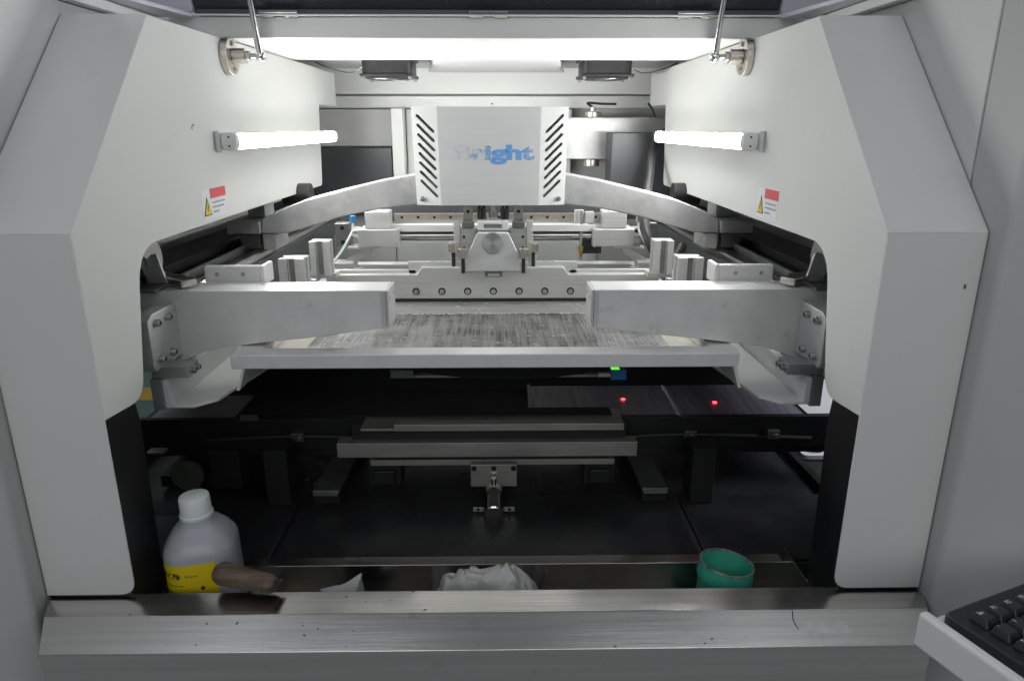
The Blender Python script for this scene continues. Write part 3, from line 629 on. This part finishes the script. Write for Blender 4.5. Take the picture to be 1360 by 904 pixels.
# ================================================================== clamp arms, support angles
def clamp_arm(s):
    o = .006 if s > 0 else 0
    X = lambda a: s*a+o
    t = thing('clamp_arm', SIDE[s]+' tapered aluminium clamp arm reaching over the stencil frame', 'clamp arm', (X(.5), 1.03, -.332), 'clamp arms over the stencil')
    pf = [(X(.150), -.2265), (X(.150), -.283), (X(.158), -.2845), (X(.400), -.3130), (X(.425), -.3205), (X(.455), -.332), (X(.575), -.332), (X(.575), -.2265)]
    one('arm', 'alu_worn', t, lambda bm: prism(bm, pf, 'y', 1.0, 1.062), bevel=.0012, sharp=8)
    pc = [(X(.1455), -.2268), (X(.1497), -.2268), (X(.1497), -.2825), (X(.1455), -.2818)]
    ec = one('end_cap', 'alu', t, lambda bm: prism(bm, pc, 'y', .9995, 1.0625), bevel=.0008)
    one('cap_edge', 'alu', t, lambda bm: box(bm, X(.1500), X(.1565), .9988, .9998, -.2825, -.228), bevel=.0003)
    for yy in (1.012, 1.05): bolt(ec, (X(.1456), yy, -.24), (-s, 0, 0), .0035, h=.0008)
    # bolted side plate
    sp = one('side_plate', 'alu', t, lambda bm: prism(bm, [(.915, -.315), (.915, -.25), (.93, -.243), (.9995, -.243), (.9995, -.322), (.92, -.322)], 'x', X(.456), X(.480)), bevel=.0015)
    for yy in (.934, .968):
        for zz in (-.256, -.308): bolt(sp, (X(.4558), yy, zz), (-s, 0, 0), .0055, h=.008)
    b2 = bx('guide_block', 'cast', t, X(.418), X(.470), .93, .965, -.335, -.3185, bevel=.001)
    for yy in (.940, .955): bolt(b2, (X(.4178), yy, -.3265), (-s, 0, 0), .0045, h=.007)
    # stop block on top with two screws
    sb = one('stop_block', 'alu_bright', t, lambda bm: box(bm, X(.352), X(.438), 1.068, 1.082, -.232, -.203), bevel=.003)
    for xx in (.378, .418): bolt(sb, (X(xx), 1.0679, -.2155), (0, -1, 0), .0032, h=.0012)
    one('stop_corner', 'alu_bright', t, lambda bm: prism(bm, rounded([(X(.345), -.232), (X(.3515), -.232), (X(.3515), -.202), (X(.345), -.202)], [0, 0, 0, .004]), 'y', 1.066, 1.11), bevel=.001)
    # angled slide strip on the outer top
    m4 = Matrix.Translation((X(.445), 1.02, -.2235)) @ Euler((0, 0, s*R(-52))).to_matrix().to_4x4()
    one('slide_strip', 'steel', t, lambda bm: box(bm, -.012, .012, -.008, .13, 0, .011, m4), bevel=.001)
for s in (-1, 1): clamp_arm(s)
def support(s):
    o = .004 if s > 0 else 0
    X = lambda a: s*a+o
    t = thing('support_angle', SIDE[s]+' pale metal channel carrying the end of the stencil frame', 'bracket', (X(.42), .94, -.38), 'channels under the stencil frame')
    one('channel_floor', 'white', t, lambda bm: prism(bm, [(X(.448), .93), (X(.418), .93), (X(.392), .955), (X(.358), 1.13), (X(.358), 1.6), (X(.448), 1.6)], 'z', -.380, -.3755), bevel=.0008, sharp=8)
    one('channel_wall', 'white', t, lambda bm: prism(bm, [(.93, -.380), (.93, -.340), (.945, -.334), (1.6, -.3345), (1.6, -.380)], 'x', X(.4485), X(.457)), bevel=.0008)
    one('frame_rest', 'white', t, lambda bm: prism(bm, [(.985, -.3752), (1.04, -.3335), (1.6, -.3335), (1.6, -.3752)], 'x', X(.372), X(.377)), bevel=.0006)
    bx('end_bracket', 'cast', t, X(.4575), X(.474), .93, 1.3, -.383, -.337, bevel=.001)
for s in (-1, 1): support(s)
def pulley(s):
    t = thing('belt_pulley', SIDE[s]+' grey pulley wheel behind the corner of the side cover', 'pulley', (s*.52, 1.06, -.22), 'pulley wheels in the side openings')
    c = Matrix.Translation((s*.515, 1.05, -.190)) @ frame_to((s*1, 0, 0))
    one('wheel', 'iron', t, lambda bm: lathe(bm, [(.012, -.007), (.024, -.006), (.031, -.007), (.032, -.004), (.028, -.002), (.028, .002), (.032, .004), (.031, .007), (.012, .007)], 36, c), bevel=0)
    one('rim', 'steel', t, lambda bm: lathe(bm, [(.0245, -.0105), (.0325, -.0105), (.0335, -.0085), (.0335, -.0072), (.0245, -.0072)], 36, c), bevel=0)
    one('bearing_block', 'cast', t, lambda bm: prism(bm, [(s*.478, -.222), (s*.509, -.222), (s*.503, -.185), (s*.497, -.178), (s*.488, -.178)], 'y', 1.03, 1.035), bevel=.001)
    bx('bed', 'iron', t, s*.475, s*.57, .985, 1.10, -.2262, -.2222, bevel=.001)
    one('axle', 'bolt', t, lambda bm: cyl(bm, (s*.50, 1.05, -.19), (s*.53, 1.05, -.19), .006, 14), bevel=.0005)
for s in (-1, 1): pulley(s)
# ================================================================== conveyor
t = thing('conveyor', 'black conveyor rail with grey belt crossing the machine under the stencil', 'conveyor', (0, 1.16, -.56))
bx('front_rail', 'black', t, -.695, .695, 1.16, 1.172, -.556, -.4965, bevel=.001)
bx('rear_rail', 'black', t, -.695, .695, 1.39, 1.405, -.55, -.48, bevel=.001)
bx('belt', 'belt', t, .076, .695, 1.1725, 1.33, -.504, -.4995, bevel=.0006)
bx('belt', 'matt', t, -.62, .069, 1.1725, 1.33, -.512, -.508, bevel=.0006)
bx('belt_end', 'white', t, .575, .695, 1.173, 1.35, -.4993, -.4965, bevel=.0006)
bx('belt_divider', 'iron', t, .070, .0755, 1.1725, 1.33, -.506, -.4955, bevel=.0005)
for x, y in ((.2525, 1.253), (.424, 1.234)):
    one('position_light', 'led_red', t, lambda bm: cyl(bm, (x, y, -.4993), (x, y, -.498), .0038, 16), bevel=0)
bx('entry_plate', 'plate_grey', t, -.62, -.47, 1.1725, 1.30, -.5075, -.5045, bevel=.001)
bx('name_plate', 'iron', t, -.447, -.414, 1.1588, 1.1598, -.499, -.4875, bevel=.0003)
bx('lower_beam', 'black', t, -.695, .695, 1.176, 1.20, -.575, -.5565, bevel=.001)
one('cable', 'rubber', t, lambda bm: tube(bm, curve([(-.51, 1.156, -.535), (-.35, 1.156, -.528), (-.17, 1.156, -.532), (0, 1.156, -.530), (.19, 1.156, -.534), (.36, 1.156, -.529), (.58, 1.156, -.538)]), .0038, 8), bevel=0)
for x in (-.345, .011, .182, .358, .508):
    c = bx('cable_clip', 'iron', t, x-.011, x+.011, 1.148, 1.1585, -.536, -.520, bevel=.001)
    bolt(c, (x+.004, 1.1479, -.528), (0, -1, 0), .003, h=.002)
# wiper drum under the stencil and its guide
t = thing('wiper_unit', 'black curved wiper under the stencil frame, above the conveyor', 'wiper', (.03, 1.15, -.43))
arc = [(-.142+.348*k/20, -.396-.024*math.sin(math.pi*k/20)**.6) for k in range(21)]
one('wiper_drum', 'matt', t, lambda bm: prism(bm, [(.206, -.355), (-.142, -.355)]+arc, 'y', 1.15, 1.17), bevel=.0006)
bx('guide_bar', 'plate_grey', t, -.178, .235, 1.172, 1.185, -.424, -.4195, bevel=.0005)
bx('guide_bar', 'black', t, -.46, .46, 1.19, 1.197, -.40, -.3925, bevel=.0005)
bx('slide_plate', 'plate_grey', t, -.30, -.155, 1.19, 1.1895, -.3915, -.36, bevel=.0003)
bx('guide_shoe', 'iron', t, -.175, -.135, 1.155, 1.1715, -.4185, -.404, bevel=.0006)
t = thing('position_sensor', 'small blue sensor with green light under the stencil frame', 'sensor', (.222, 1.14, -.42))
bx('body', 'blue', t, .208, .2345, 1.135, 1.149, -.4165, -.398, bevel=.001)
one('indicator', 'led_green', t, lambda bm: prism(bm, [(.208, -.3978), (.223, -.3978), (.220, -.394), (.209, -.394)], 'y', 1.136, 1.147), bevel=.0006)
bx('sensor_arm', 'alu', t, .186, .2078, 1.138, 1.147, -.412, -.4055, bevel=.0005)
# ================================================================== lifting table
def table():
    t = thing('lifting_table', 'stacked grey steel bars of the lifting table above the black deck', 'lifting table', (0, 1.1, -.62))
    one('top_plate', 'plate_grey', t, lambda bm: box(bm, -.163, .226, 1.088, 1.155, -.4895, -.477), bevel=.001)
    bx('step_plate', 'plate_grey', t, -.219, -.1635, 1.09, 1.155, -.4895, -.485, bevel=.0006)
    bx('dark_pad', 'matt', t, -.262, .21, 1.12, 1.154, -.4765, -.474, bevel=.0006)
    bx('cross_member', 'plate_grey', t, -.264, .253, 1.10, 1.125, -.5435, -.5165, bevel=.001)
    bx('cross_member', 'plate_grey', t, -.209, .215, 1.104, 1.124, -.5610, -.5510, bevel=.0006)
    bx('spacer', 'black', t, -.24, .235, 1.115, 1.145, -.516, -.4897, bevel=.001)
    bx('spacer', 'black', t, -.20, .205, 1.106, 1.12, -.5508, -.5437, bevel=.0005)
    for x in (-.185, .19):
        bx('linear_block', 'matt', t, x-.028, x+.028, 1.105, 1.15, -.600, -.5612, bevel=.002)
        bx('linear_block', 'black', t, x-.018, x+.018, 1.096, 1.1048, -.594, -.568, bevel=.002)
    mp = one('motor_plate', 'plate_grey', t, lambda bm: box(bm, -.035, .045, 1.09, 1.0985, -.595, -.553), bevel=.001)
    for x in (-.029, .005, .039): inst('bolt_hole', HOLE, mp, (x, 1.0899, -.5605), (0, -1, 0), .0048, .003)
    one('motor', 'steel', t, lambda bm: lathe(bm, [(.0145, 0), (.0155, .002), (.0155, .020), (.0145, .022), (.0145, .024), (.0165, .026), (.0165, .052), (.015, .054), (.0001, .0545)], 32, Matrix.Translation((.005, 1.087, -.597)) @ frame_to((0, -.93, -.36))), bevel=0)
    one('stem', 'steel', t, lambda bm: cyl(bm, (.005, 1.08, -.593), (.005, 1.08, -.573), .005, 14), bevel=.001)
    for s in (-1, 1):
        br = bx('motor_foot', 'plate_grey', t, .005+s*.0175, .005+s*.035, 1.052, 1.0535, -.6215, -.6135, bevel=.0006)
        inst('slot', HOLE, br, (.005+s*.0265, 1.0519, -.6175), (0, -1, 0), .0028, .002)
        one('ramp_plate', 'iron', t, lambda bm: prism(bm, [(s*.262, 1.085), (s*.308, 1.085), (s*.300, 1.40), (s*.258, 1.40)], 'z', -.6045, -.598), bevel=.001)
        bx('ramp_base', 'matt', t, s*.262, s*.306, 1.0855, 1.40, -.6245, -.605, bevel=.001)
        bx('ramp_lip', 'iron', t, s*.264, s*.306, 1.080, 1.0848, -.606, -.602, bevel=.0005)
        bx('column', 'matt', t, s*.345, s*.385, 1.08, 1.13, -.6245, -.5205, bevel=.002)
table()
# dark drum and hose on the left of the deck, bright foot on the right
t = thing('drum_motor', 'dark round motor on the black deck behind the bottle', 'motor', (-.52, 1.12, -.62))
one('body', 'black', t, lambda bm: cyl(bm, (-.545, 1.14, -.596), (-.545, 1.28, -.596), .031, 32), bevel=.003)
one('end_face', 'dimgreen', t, lambda bm: cyl(bm, (-.545, 1.1385, -.596), (-.545, 1.1398, -.596), .029, 32), bevel=.0004)
bx('cradle', 'black', t, -.60, -.49, 1.15, 1.27, -.6249, -.60, bevel=.003)
bx('bracket', 'matt', t, -.505, -.45, 1.142, 1.26, -.6249, -.55, bevel=.003)
bx('tag', 'plate_grey', t, -.60, -.57, 1.12, 1.1385, -.545, -.540, bevel=.001)
t = thing('levelling_foot', 'small plate with black knob on the deck, at the right opening', 'foot', (.66, 1.28, -.625))
one('plate', 'white', t, lambda bm: prism(bm, rounded([(.615, 1.25), (.69, 1.25), (.69, 1.30), (.615, 1.30)], .012), 'z', -.6285, -.619), bevel=.001)
one('knob', 'black', t, lambda bm: cyl(bm, (.652, 1.275, -.6188), (.652, 1.275, -.607), .014, 20), bevel=.002)
rb = bx('guide_bar', 'black', None, -.0075, .0075, 0, .42, 0, .012, bevel=.001); rb.location = (.598, 1.255, -.6295); rb.rotation_euler = (0, 0, R(1.5)); tag(rb, 'thin black bar lying front to back on the deck by the right opening', 'bar')
bx('bed_plate', 'paint_grey', dk, .40, .69, 1.31, 1.6, -.6297, -.6225, bevel=.001)
db = bx('waste_box', 'darkgrey', None, -.565, -.441, .925, 1.05, -.72, -.622, bevel=.003)
tag(db, 'dark grey box in the corner between the bottle and the left post', 'box')
# flakes of dried paste on the dark deck
bm = B()
for i in range(30):
    cx0 = random.choice((-.30, -.30, -.28, .2)); x = random.gauss(cx0, .03); y = random.uniform(1.09, 1.17); r = random.uniform(.0008, .004)
    v = [bm.verts.new((x+r*math.cos(a+random.uniform(-.3, .3))*random.uniform(.5, 1.4), y+r*math.sin(a)*random.uniform(.5, 1.4), -.597+random.uniform(0, .0008))) for a in (0, 1.3, 2.6, 3.9, 5.1)]
    bm.faces.new(v)
o = obj('paste_flakes', bm, 'iron', None, bevel=0, kind='stuff', sol=.0004); o['label'] = 'pale flakes of dried paste scattered behind the deck'; 
# ================================================================== front tray
t = thing('steel_tray', 'long brushed stainless trough along the front edge of the machine', 'tray', (0, .72, -.7))
rim = .0015
front = [(.757, -.5590), (.7205, -.5640), (.680, -.5845), (.680, -.95), (.6815, -.95), (.6815, -.5853), (.7210, -.5655), (.7555, -.5605), (.7555, -.69), (.757, -.69)]
fp = one('front_panel', 'steel', t, lambda bm: (prism(bm, front, 'x', -.548, .556), [setattr(v.co, 'x', v.co.x*(1-.052*min(1, (.757-v.co.y)/.0755))) for v in bm.verts]), bevel=.0011, sharp=18)
bx('floor_sheet', 'steel', t, -.439, .439, .7572, .906, -.692, -.6905, bevel=0)
one('rear_wall', 'steel', t, lambda bm: prism(bm, [(.905, -.6903), (.905, -.624), (.925, -.624), (.925, -.6225), (.9035, -.6225), (.9035, -.6903)], 'x', -.4405, .4405), bevel=.0005)
for s in (-1, 1):
    bx('end_wall', 'steel', t, s*.4392, s*.4405, .7574, .9033, -.6903, -.5985, bevel=.0003)
one('faded_tape', M['tape'], t, lambda bm: prism(bm, [(.7085, -.5705), (.6935, -.5781), (.6932, -.5778), (.7082, -.5701)], 'x', .385, .435), bevel=0)
bm = B()
for i in range(34):   # splashes of dried paste on the lip and the sloped front
    x = random.uniform(-.50, .50); u = random.random(); r = random.uniform(.0004, .0013)
    if random.random() < .45: y, z = .757-.0365*u, -.5590-.0050*u
    else: y, z = .7205-.0405*u, -.5640-.0205*u
    bmesh.ops.create_icosphere(bm, subdivisions=1, radius=r, matrix=Matrix.Translation((x, y, z)) @ Matrix.Rotation(random.uniform(0, 3), 4, 'Z') @ Matrix.Diagonal((random.uniform(1, 3), 1, .5, 1)))
obj('dried_splashes', bm, 'iron', t, bevel=0, kind='stuff')
one('hair_mark', 'ink', t, lambda bm: tube(bm, curve([(.374, .7185, -.5648), (.3715, .708, -.5702), (.3745, .6985, -.575)], 6), .0006, 6), bevel=0)
# ================================================================== bottle of solvent
def bottle():
    bxp, by, bz = -.383, .832, -.6903
    t = thing('solvent_bottle', 'translucent white plastic bottle with yellow label standing in the tray', 'bottle', (bxp, by, bz))
    mtx = Matrix.Translation((bxp, by, bz)) @ Euler((0, R(-1.2), R(14))).to_matrix().to_4x4()
    prof = [(.040, 0), (.0445, .003), (.046, .010), (.0462, .05), (.0462, .150), (.0458, .158), (.0440, .164), (.036, .1765), (.0275, .186), (.0225, .1895), (.0215, .191), (.0215, .1925), (.0200, .1935), (.0195, .195), (.019, .197)]
    one('body', 'bottle', t, lambda bm: lathe(bm, prof, 64, mtx, 2.9), bevel=0)
    cp = [(.0205, .1972), (.0212, .1985), (.0212, .2025), (.0196, .2035), (.0192, .2245), (.0183, .2268), (.0165, .2277), (.0001, .2279)]
    cap = one('cap', 'cap', t, lambda bm: lathe(bm, cp, 48, mtx), bevel=0)
    def surf(a, z, r=.0467):
        c, s_ = math.cos(a), math.sin(a); k = (abs(c)**2.9+abs(s_)**2.9)**(-1/2.9); return mtx @ Vector((r*k*c, r*k*s_, z))
    A0, A1, Z0, Z1 = R(-90-66-14), R(-90+40-14), .078, .152
    def sheet(bm, a0, a1, z0, z1, r, n=40, sag=0):
        for i in range(n):
            u0 = a0+(a1-a0)*i/n; u1 = a0+(a1-a0)*(i+1)/n
            bm.faces.new([bm.verts.new(surf(u, z, r)) for u, z in ((u0, z0), (u1, z0), (u1, z1), (u0, z1))])
    lb = one('label', 'label_yellow', t, lambda bm: sheet(bm, A0, A1, Z0, Z1, .0467), bevel=0)
    def wrap(me, a, z, r=.0469):
        for v in me.vertices: v.co = surf(a+v.co.x/.049, z+v.co.y, r)
    me = text_mesh('无水乙醇', .0098, .0003); wrap(me, R(-90-58-14), .133); put_mesh('lettering', me, 'ink', lb)
    for a, z, n, sz in ((R(-90-9-14), .104, 'Ethanol', .0048), (R(-90-46-14), .092, 'CH3CH2OH', .0044), (R(-90-50-14), .077, '500ml', .0042), (R(-90-54-14), .067, 'AR', .0045)):
        pass
    me = text_mesh('Ethanol', .0052); wrap(me, R(-90-6-14), .1345); put_mesh('lettering', me, 'ink', lb)
    for zz, a0, a1 in ((.122, -40, -12), (.111, -42, 4), (.107, -42, -2), (.099, -44, -5), (.095, -44, 2)):
        bm = B(); a = a0
        while a < a1:
            e = a+random.uniform(2, 6); sheet(bm, R(-104+a), R(-104+e), zz, zz+.0014, .0469, 4); a = e+random.uniform(.8, 1.6)
        obj('small_print', bm, 'ink', lb, bevel=0)
    bm = B(); fl_ = [(0, 0), (.0030, 0), (.0042, .0022), (.0036, .0050), (.0026, .0040), (.0016, .0078), (.0004, .0046), (-.0010, .0056), (-.0014, .0022)]
    vs = [bm.verts.new(surf(R(-90+16-14)+x/.049, .114+z, .0469)) for x, z in fl_]; bm.faces.new(vs); obj('flame_symbol', bm, 'ink', lb, bevel=0)
bottle()
# ================================================================== scraper
def scraper():
    t = thing('scraper', 'scraper with worn wooden handle resting on the tray edge by the bottle', 'scraper', (-.30, .75, -.56))
    a = Vector((-.345, .766, -.5340)); b = Vector((-.263, .748, -.5425)); d = b-a
    bm = B(); n = 20; L = d.length
    for i in range(n+1):
        pass
    prof = []
    for i in range(n+1):
        u = i/n; r = .0155*(1-.16*u)*(min(1, math.sqrt(max(0, 1-(1-min(1, u/.2))**2)))) if u < .2 else .0155*(1-.16*u)-.0010*math.sin(math.pi*(u-.2)/.8)
        if u > .92: r *= math.sqrt(max(.03, 1-((u-.92)/.08)**2*.55))
        prof.append((max(r, .0003), u*L))
    lathe(bm, prof, 28, Matrix.Translation(a) @ frame_to(d) @ Matrix.Diagonal((1.0, .98, 1, 1)))
    h = obj('handle', bm, 'wood', t, bevel=0)
    dn = d.normalized()
    one('tang', 'blade', t, lambda bm: prism(bm, [(-.0095, .02), (.0095, .02), (.0095, L+.004), (-.0095, L+.004)], 'z', -.0006, .0006, Matrix.Translation(a+Vector((0, 0, .0))) @ Matrix.Rotation(math.atan2(d.y, d.x)-math.pi/2, 4, 'Z') @ Matrix.Rotation(math.asin(dn.z), 4, 'X') @ Matrix.Diagonal((1.35, 1, 1, 1))), bevel=0)
    one('blade', 'blade', t, lambda bm: prism(bm, [(-.276, .7585), (-.262, .766), (-.205, .80), (-.19, .775), (-.245, .7585)], 'z', -.6000, -.5988), bevel=.0003)
scraper()
# ================================================================== rags
def rag(name, label, cx0, cy0, lx, ly, hgt, zb, seed, n=64, peaks=None):
    bm = B(); g = {}
    for i in range(n+1):
        for j in range(n+1):
            u, v = i/n*2-1, j/n*2-1
            p = Vector((u*1.5+seed, v*1.2, seed*.37))
            q = p+Vector((noise.noise(p*1.3), noise.noise(p*1.3+Vector((7, 3, 1))), 0))*.9
            e = max(0, 1-(abs(u)**2.6)) * max(0, 1-(abs(v)**2.6)); e = e**.4
            rg = 1-abs(noise.noise(q*1.15))*2.0; rg2 = 1-abs(noise.noise(q*2.7+Vector((3, 9, 2))))*2
            h = hgt*e*(.66+.22*rg+.11*rg2+.22*noise.noise(q*.6))
            if peaks:
                for (pu, pv, s_, k) in peaks: h += k*math.exp(-((u-pu)**2+(v-pv)**2)/s_)
            x = cx0+u*lx*(1+.12*noise.noise(Vector((v*2, seed, 4))))+.008*noise.noise(q*1.7+Vector((1, 5, 8))); y = cy0+v*ly*(1+.12*noise.noise(Vector((u*2, seed, 9))))
            g[i, j] = bm.verts.new((x, y, zb+max(.0008, h)))
    for i in range(n):
        for j in range(n): bm.faces.new((g[i, j], g[i+1, j], g[i+1, j+1], g[i, j+1]))
    o = obj(name, bm, 'cloth', None, bevel=0, sol=.0012); tag(o, label, 'rag'); return o
rag('cleaning_rag', 'crumpled pale grey cleaning rag in the middle of the tray', -.006, .836, .085, .056, .104, -.690, 3.3, 90, [(-.0, .1, .2, .012), (.4, 0, .1, .006), (-.75, 0, .05, .012)])
bm = B()
pk = [(-.238, .845, -.66), (-.235, .84, -.616), (-.206, .838, -.6085), (-.175, .842, -.594), (-.176, .846, -.625), (-.17, .85, -.67), (-.195, .82, -.64), (-.2, .80, -.69), (-.15, .81, -.69), (-.235, .81, -.69)]
P_ = [bm.verts.new(p) for p in pk]
for f in ((0, 1, 6), (1, 2, 6), (2, 3, 6), (3, 4, 6), (4, 5, 6), (5, 8, 6), (6, 8, 7), (6, 7, 9), (0, 6, 9)): bm.faces.new([P_[i] for i in f])
bmesh.ops.subdivide_edges(bm, edges=bm.edges[:], cuts=3, use_grid_fill=True)
for v in bm.verts: v.co += Vector((noise.noise(v.co*60), noise.noise(v.co*60+Vector((3, 1, 2))), noise.noise(v.co*60+Vector((8, 5, 2)))))*.0035
o = obj('paper_wipe', bm, 'cloth', None, bevel=0, sol=.0008); tag(o, 'small white wipe with pointed corner in the tray, right of the scraper', 'wipe')
# ================================================================== jar
def jar():
    jx, jy = .324, .842
    t = thing('paste_jar', 'open teal plastic jar standing in the right part of the tray', 'jar', (jx, jy, -.69))
    mtx = Matrix.Translation((jx, jy, -.6885)) @ Euler((R(-3), R(6), 0)).to_matrix().to_4x4()
    one('wall', 'teal', t, lambda bm: lathe(bm, [(.030, 0), (.0335, .002), (.0345, .008), (.0352, .080), (.0365, .0805), (.0382, .0825), (.0382, .0925), (.0374, .094), (.0374, .1035), (.0366, .105), (.0352, .1045), (.0345, .095), (.0335, .06), (.0325, .012), (.0001, .010)], 56, mtx), bevel=0)
    bm = B()
    for i in range(130):
        a = random.uniform(0, 2*math.pi); r = random.uniform(.0006, .0017); p = mtx @ Vector((.0366*math.cos(a), .0366*math.sin(a), .1048))
        bmesh.ops.create_icosphere(bm, subdivisions=1, radius=r, matrix=Matrix.Translation(p) @ Matrix.Rotation(a, 4, 'Z') @ Matrix.Diagonal((.6, random.uniform(1, 4), .5, 1)))
    obj('rim_residue', bm, 'paste', t, bevel=0, kind='stuff')
    one('rim_band', M['crust'], t, lambda bm: lathe(bm, [(.0350, .1030), (.0372, .1028), (.0378, .1038), (.0376, .1054), (.0362, .1062), (.0350, .1056)], 56, mtx, closed=True), bevel=0)
    one('paste_bed', 'paste', t, lambda bm: lathe(bm, [(.0326, .0125), (.0332, .052), (.022, .044), (.0001, .040)], 32, mtx), bevel=0)
jar()
# ================================================================== keyboard shelf
SH = Matrix.Translation((.397, .532, -.42)) @ Matrix.Rotation(R(20), 4, 'Z')      # local: x to the right along the back edge, -y towards the viewer
t = thing('keyboard_shelf', 'white lacquered keyboard shelf with rounded rim at the lower right', 'shelf', (.397, .532, -.45))
one('rim', 'white', t, lambda bm: box(bm, 0, .011, -.30, .0, -.036, 0, SH), bevel=.004, seg=4)
one('shelf_board', 'white', t, lambda bm: box(bm, .0115, .48, -.30, .0, -.020, -.0135, SH), bevel=.001)
KB = SH @ Matrix.Translation((.021, -.008, -.0133)) @ Matrix.Rotation(R(2), 4, 'Z')
t = thing('keyboard', 'black computer keyboard on the white shelf', 'keyboard', KB.to_translation())
one('case', 'keyb', t, lambda bm: [prism(bm, rounded([(0, -.15), (.44, -.15), (.44, 0), (0, 0)], .008), 'z', .0, .0125, KB)], bevel=.003, seg=3)
for r_ in range(7):
    for c_ in range(21):
        x = .0125+c_*.0192; y = -.0150-r_*.0192
        if x+.018 > .43 or y-.018 < -.146: continue
        bm = B(); h = .0074
        b0 = [(x, y), (x+.0178, y), (x+.0178, y-.0178), (x, y-.0178)]; t0 = [(x+.0028, y-.0016), (x+.0150, y-.0016), (x+.0150, y-.0138), (x+.0028, y-.0138)]
        v0 = [bm.verts.new((*p, .0127)) for p in b0]; v1 = [bm.verts.new((*p, .0127+h)) for p in t0]
        bm.faces.new(v0[::-1]); bm.faces.new(v1)
        for i in range(4): bm.faces.new((v0[i], v0[(i+1) % 4], v1[(i+1) % 4], v1[i]))
        bmesh.ops.transform(bm, matrix=KB, verts=bm.verts)
        k_ = obj('key', bm, 'key', t, bevel=.0012, seg=2)
        if c_ < 7:
            nm = ('Esc', 'F1', 'F2', 'F3', 'F4', 'F5', 'F6') if r_ == 0 else (('`', '1', '2', '3', '4', '5', '6') if r_ == 1 else (('Tab', 'Q', 'W', 'E', 'R', 'T', 'Y') if r_ == 2 else (('Caps', 'A', 'S', 'D', 'F', 'G', 'H') if r_ == 3 else ('Shift', 'Z', 'X', 'C', 'V', 'B', 'N'))))
            me = text_mesh(nm[c_], .0055 if len(nm[c_]) < 3 else .0046, .0002)
            for v in me.vertices: v.co = KB @ Vector((x+.0040+v.co.x, y-.0065+v.co.y, .0127+h+.00025))
            put_mesh('legend', me, 'legend', k_)
# yellow strip on the housing at the top right
o = one('yellow_tag', 'label_yellow', None, lambda bm: box(bm, -.004, .004, -.0006, .0006, 0, .05), bevel=0)
nrm = Vector((-.225, -.252, 0)).normalized()
o.location = (.560, .7125, .087); o.rotation_euler = (0, R(6), math.atan2(.725-.50, .548-.80)); tag(o, 'narrow yellow tag hanging on the right housing', 'tag')
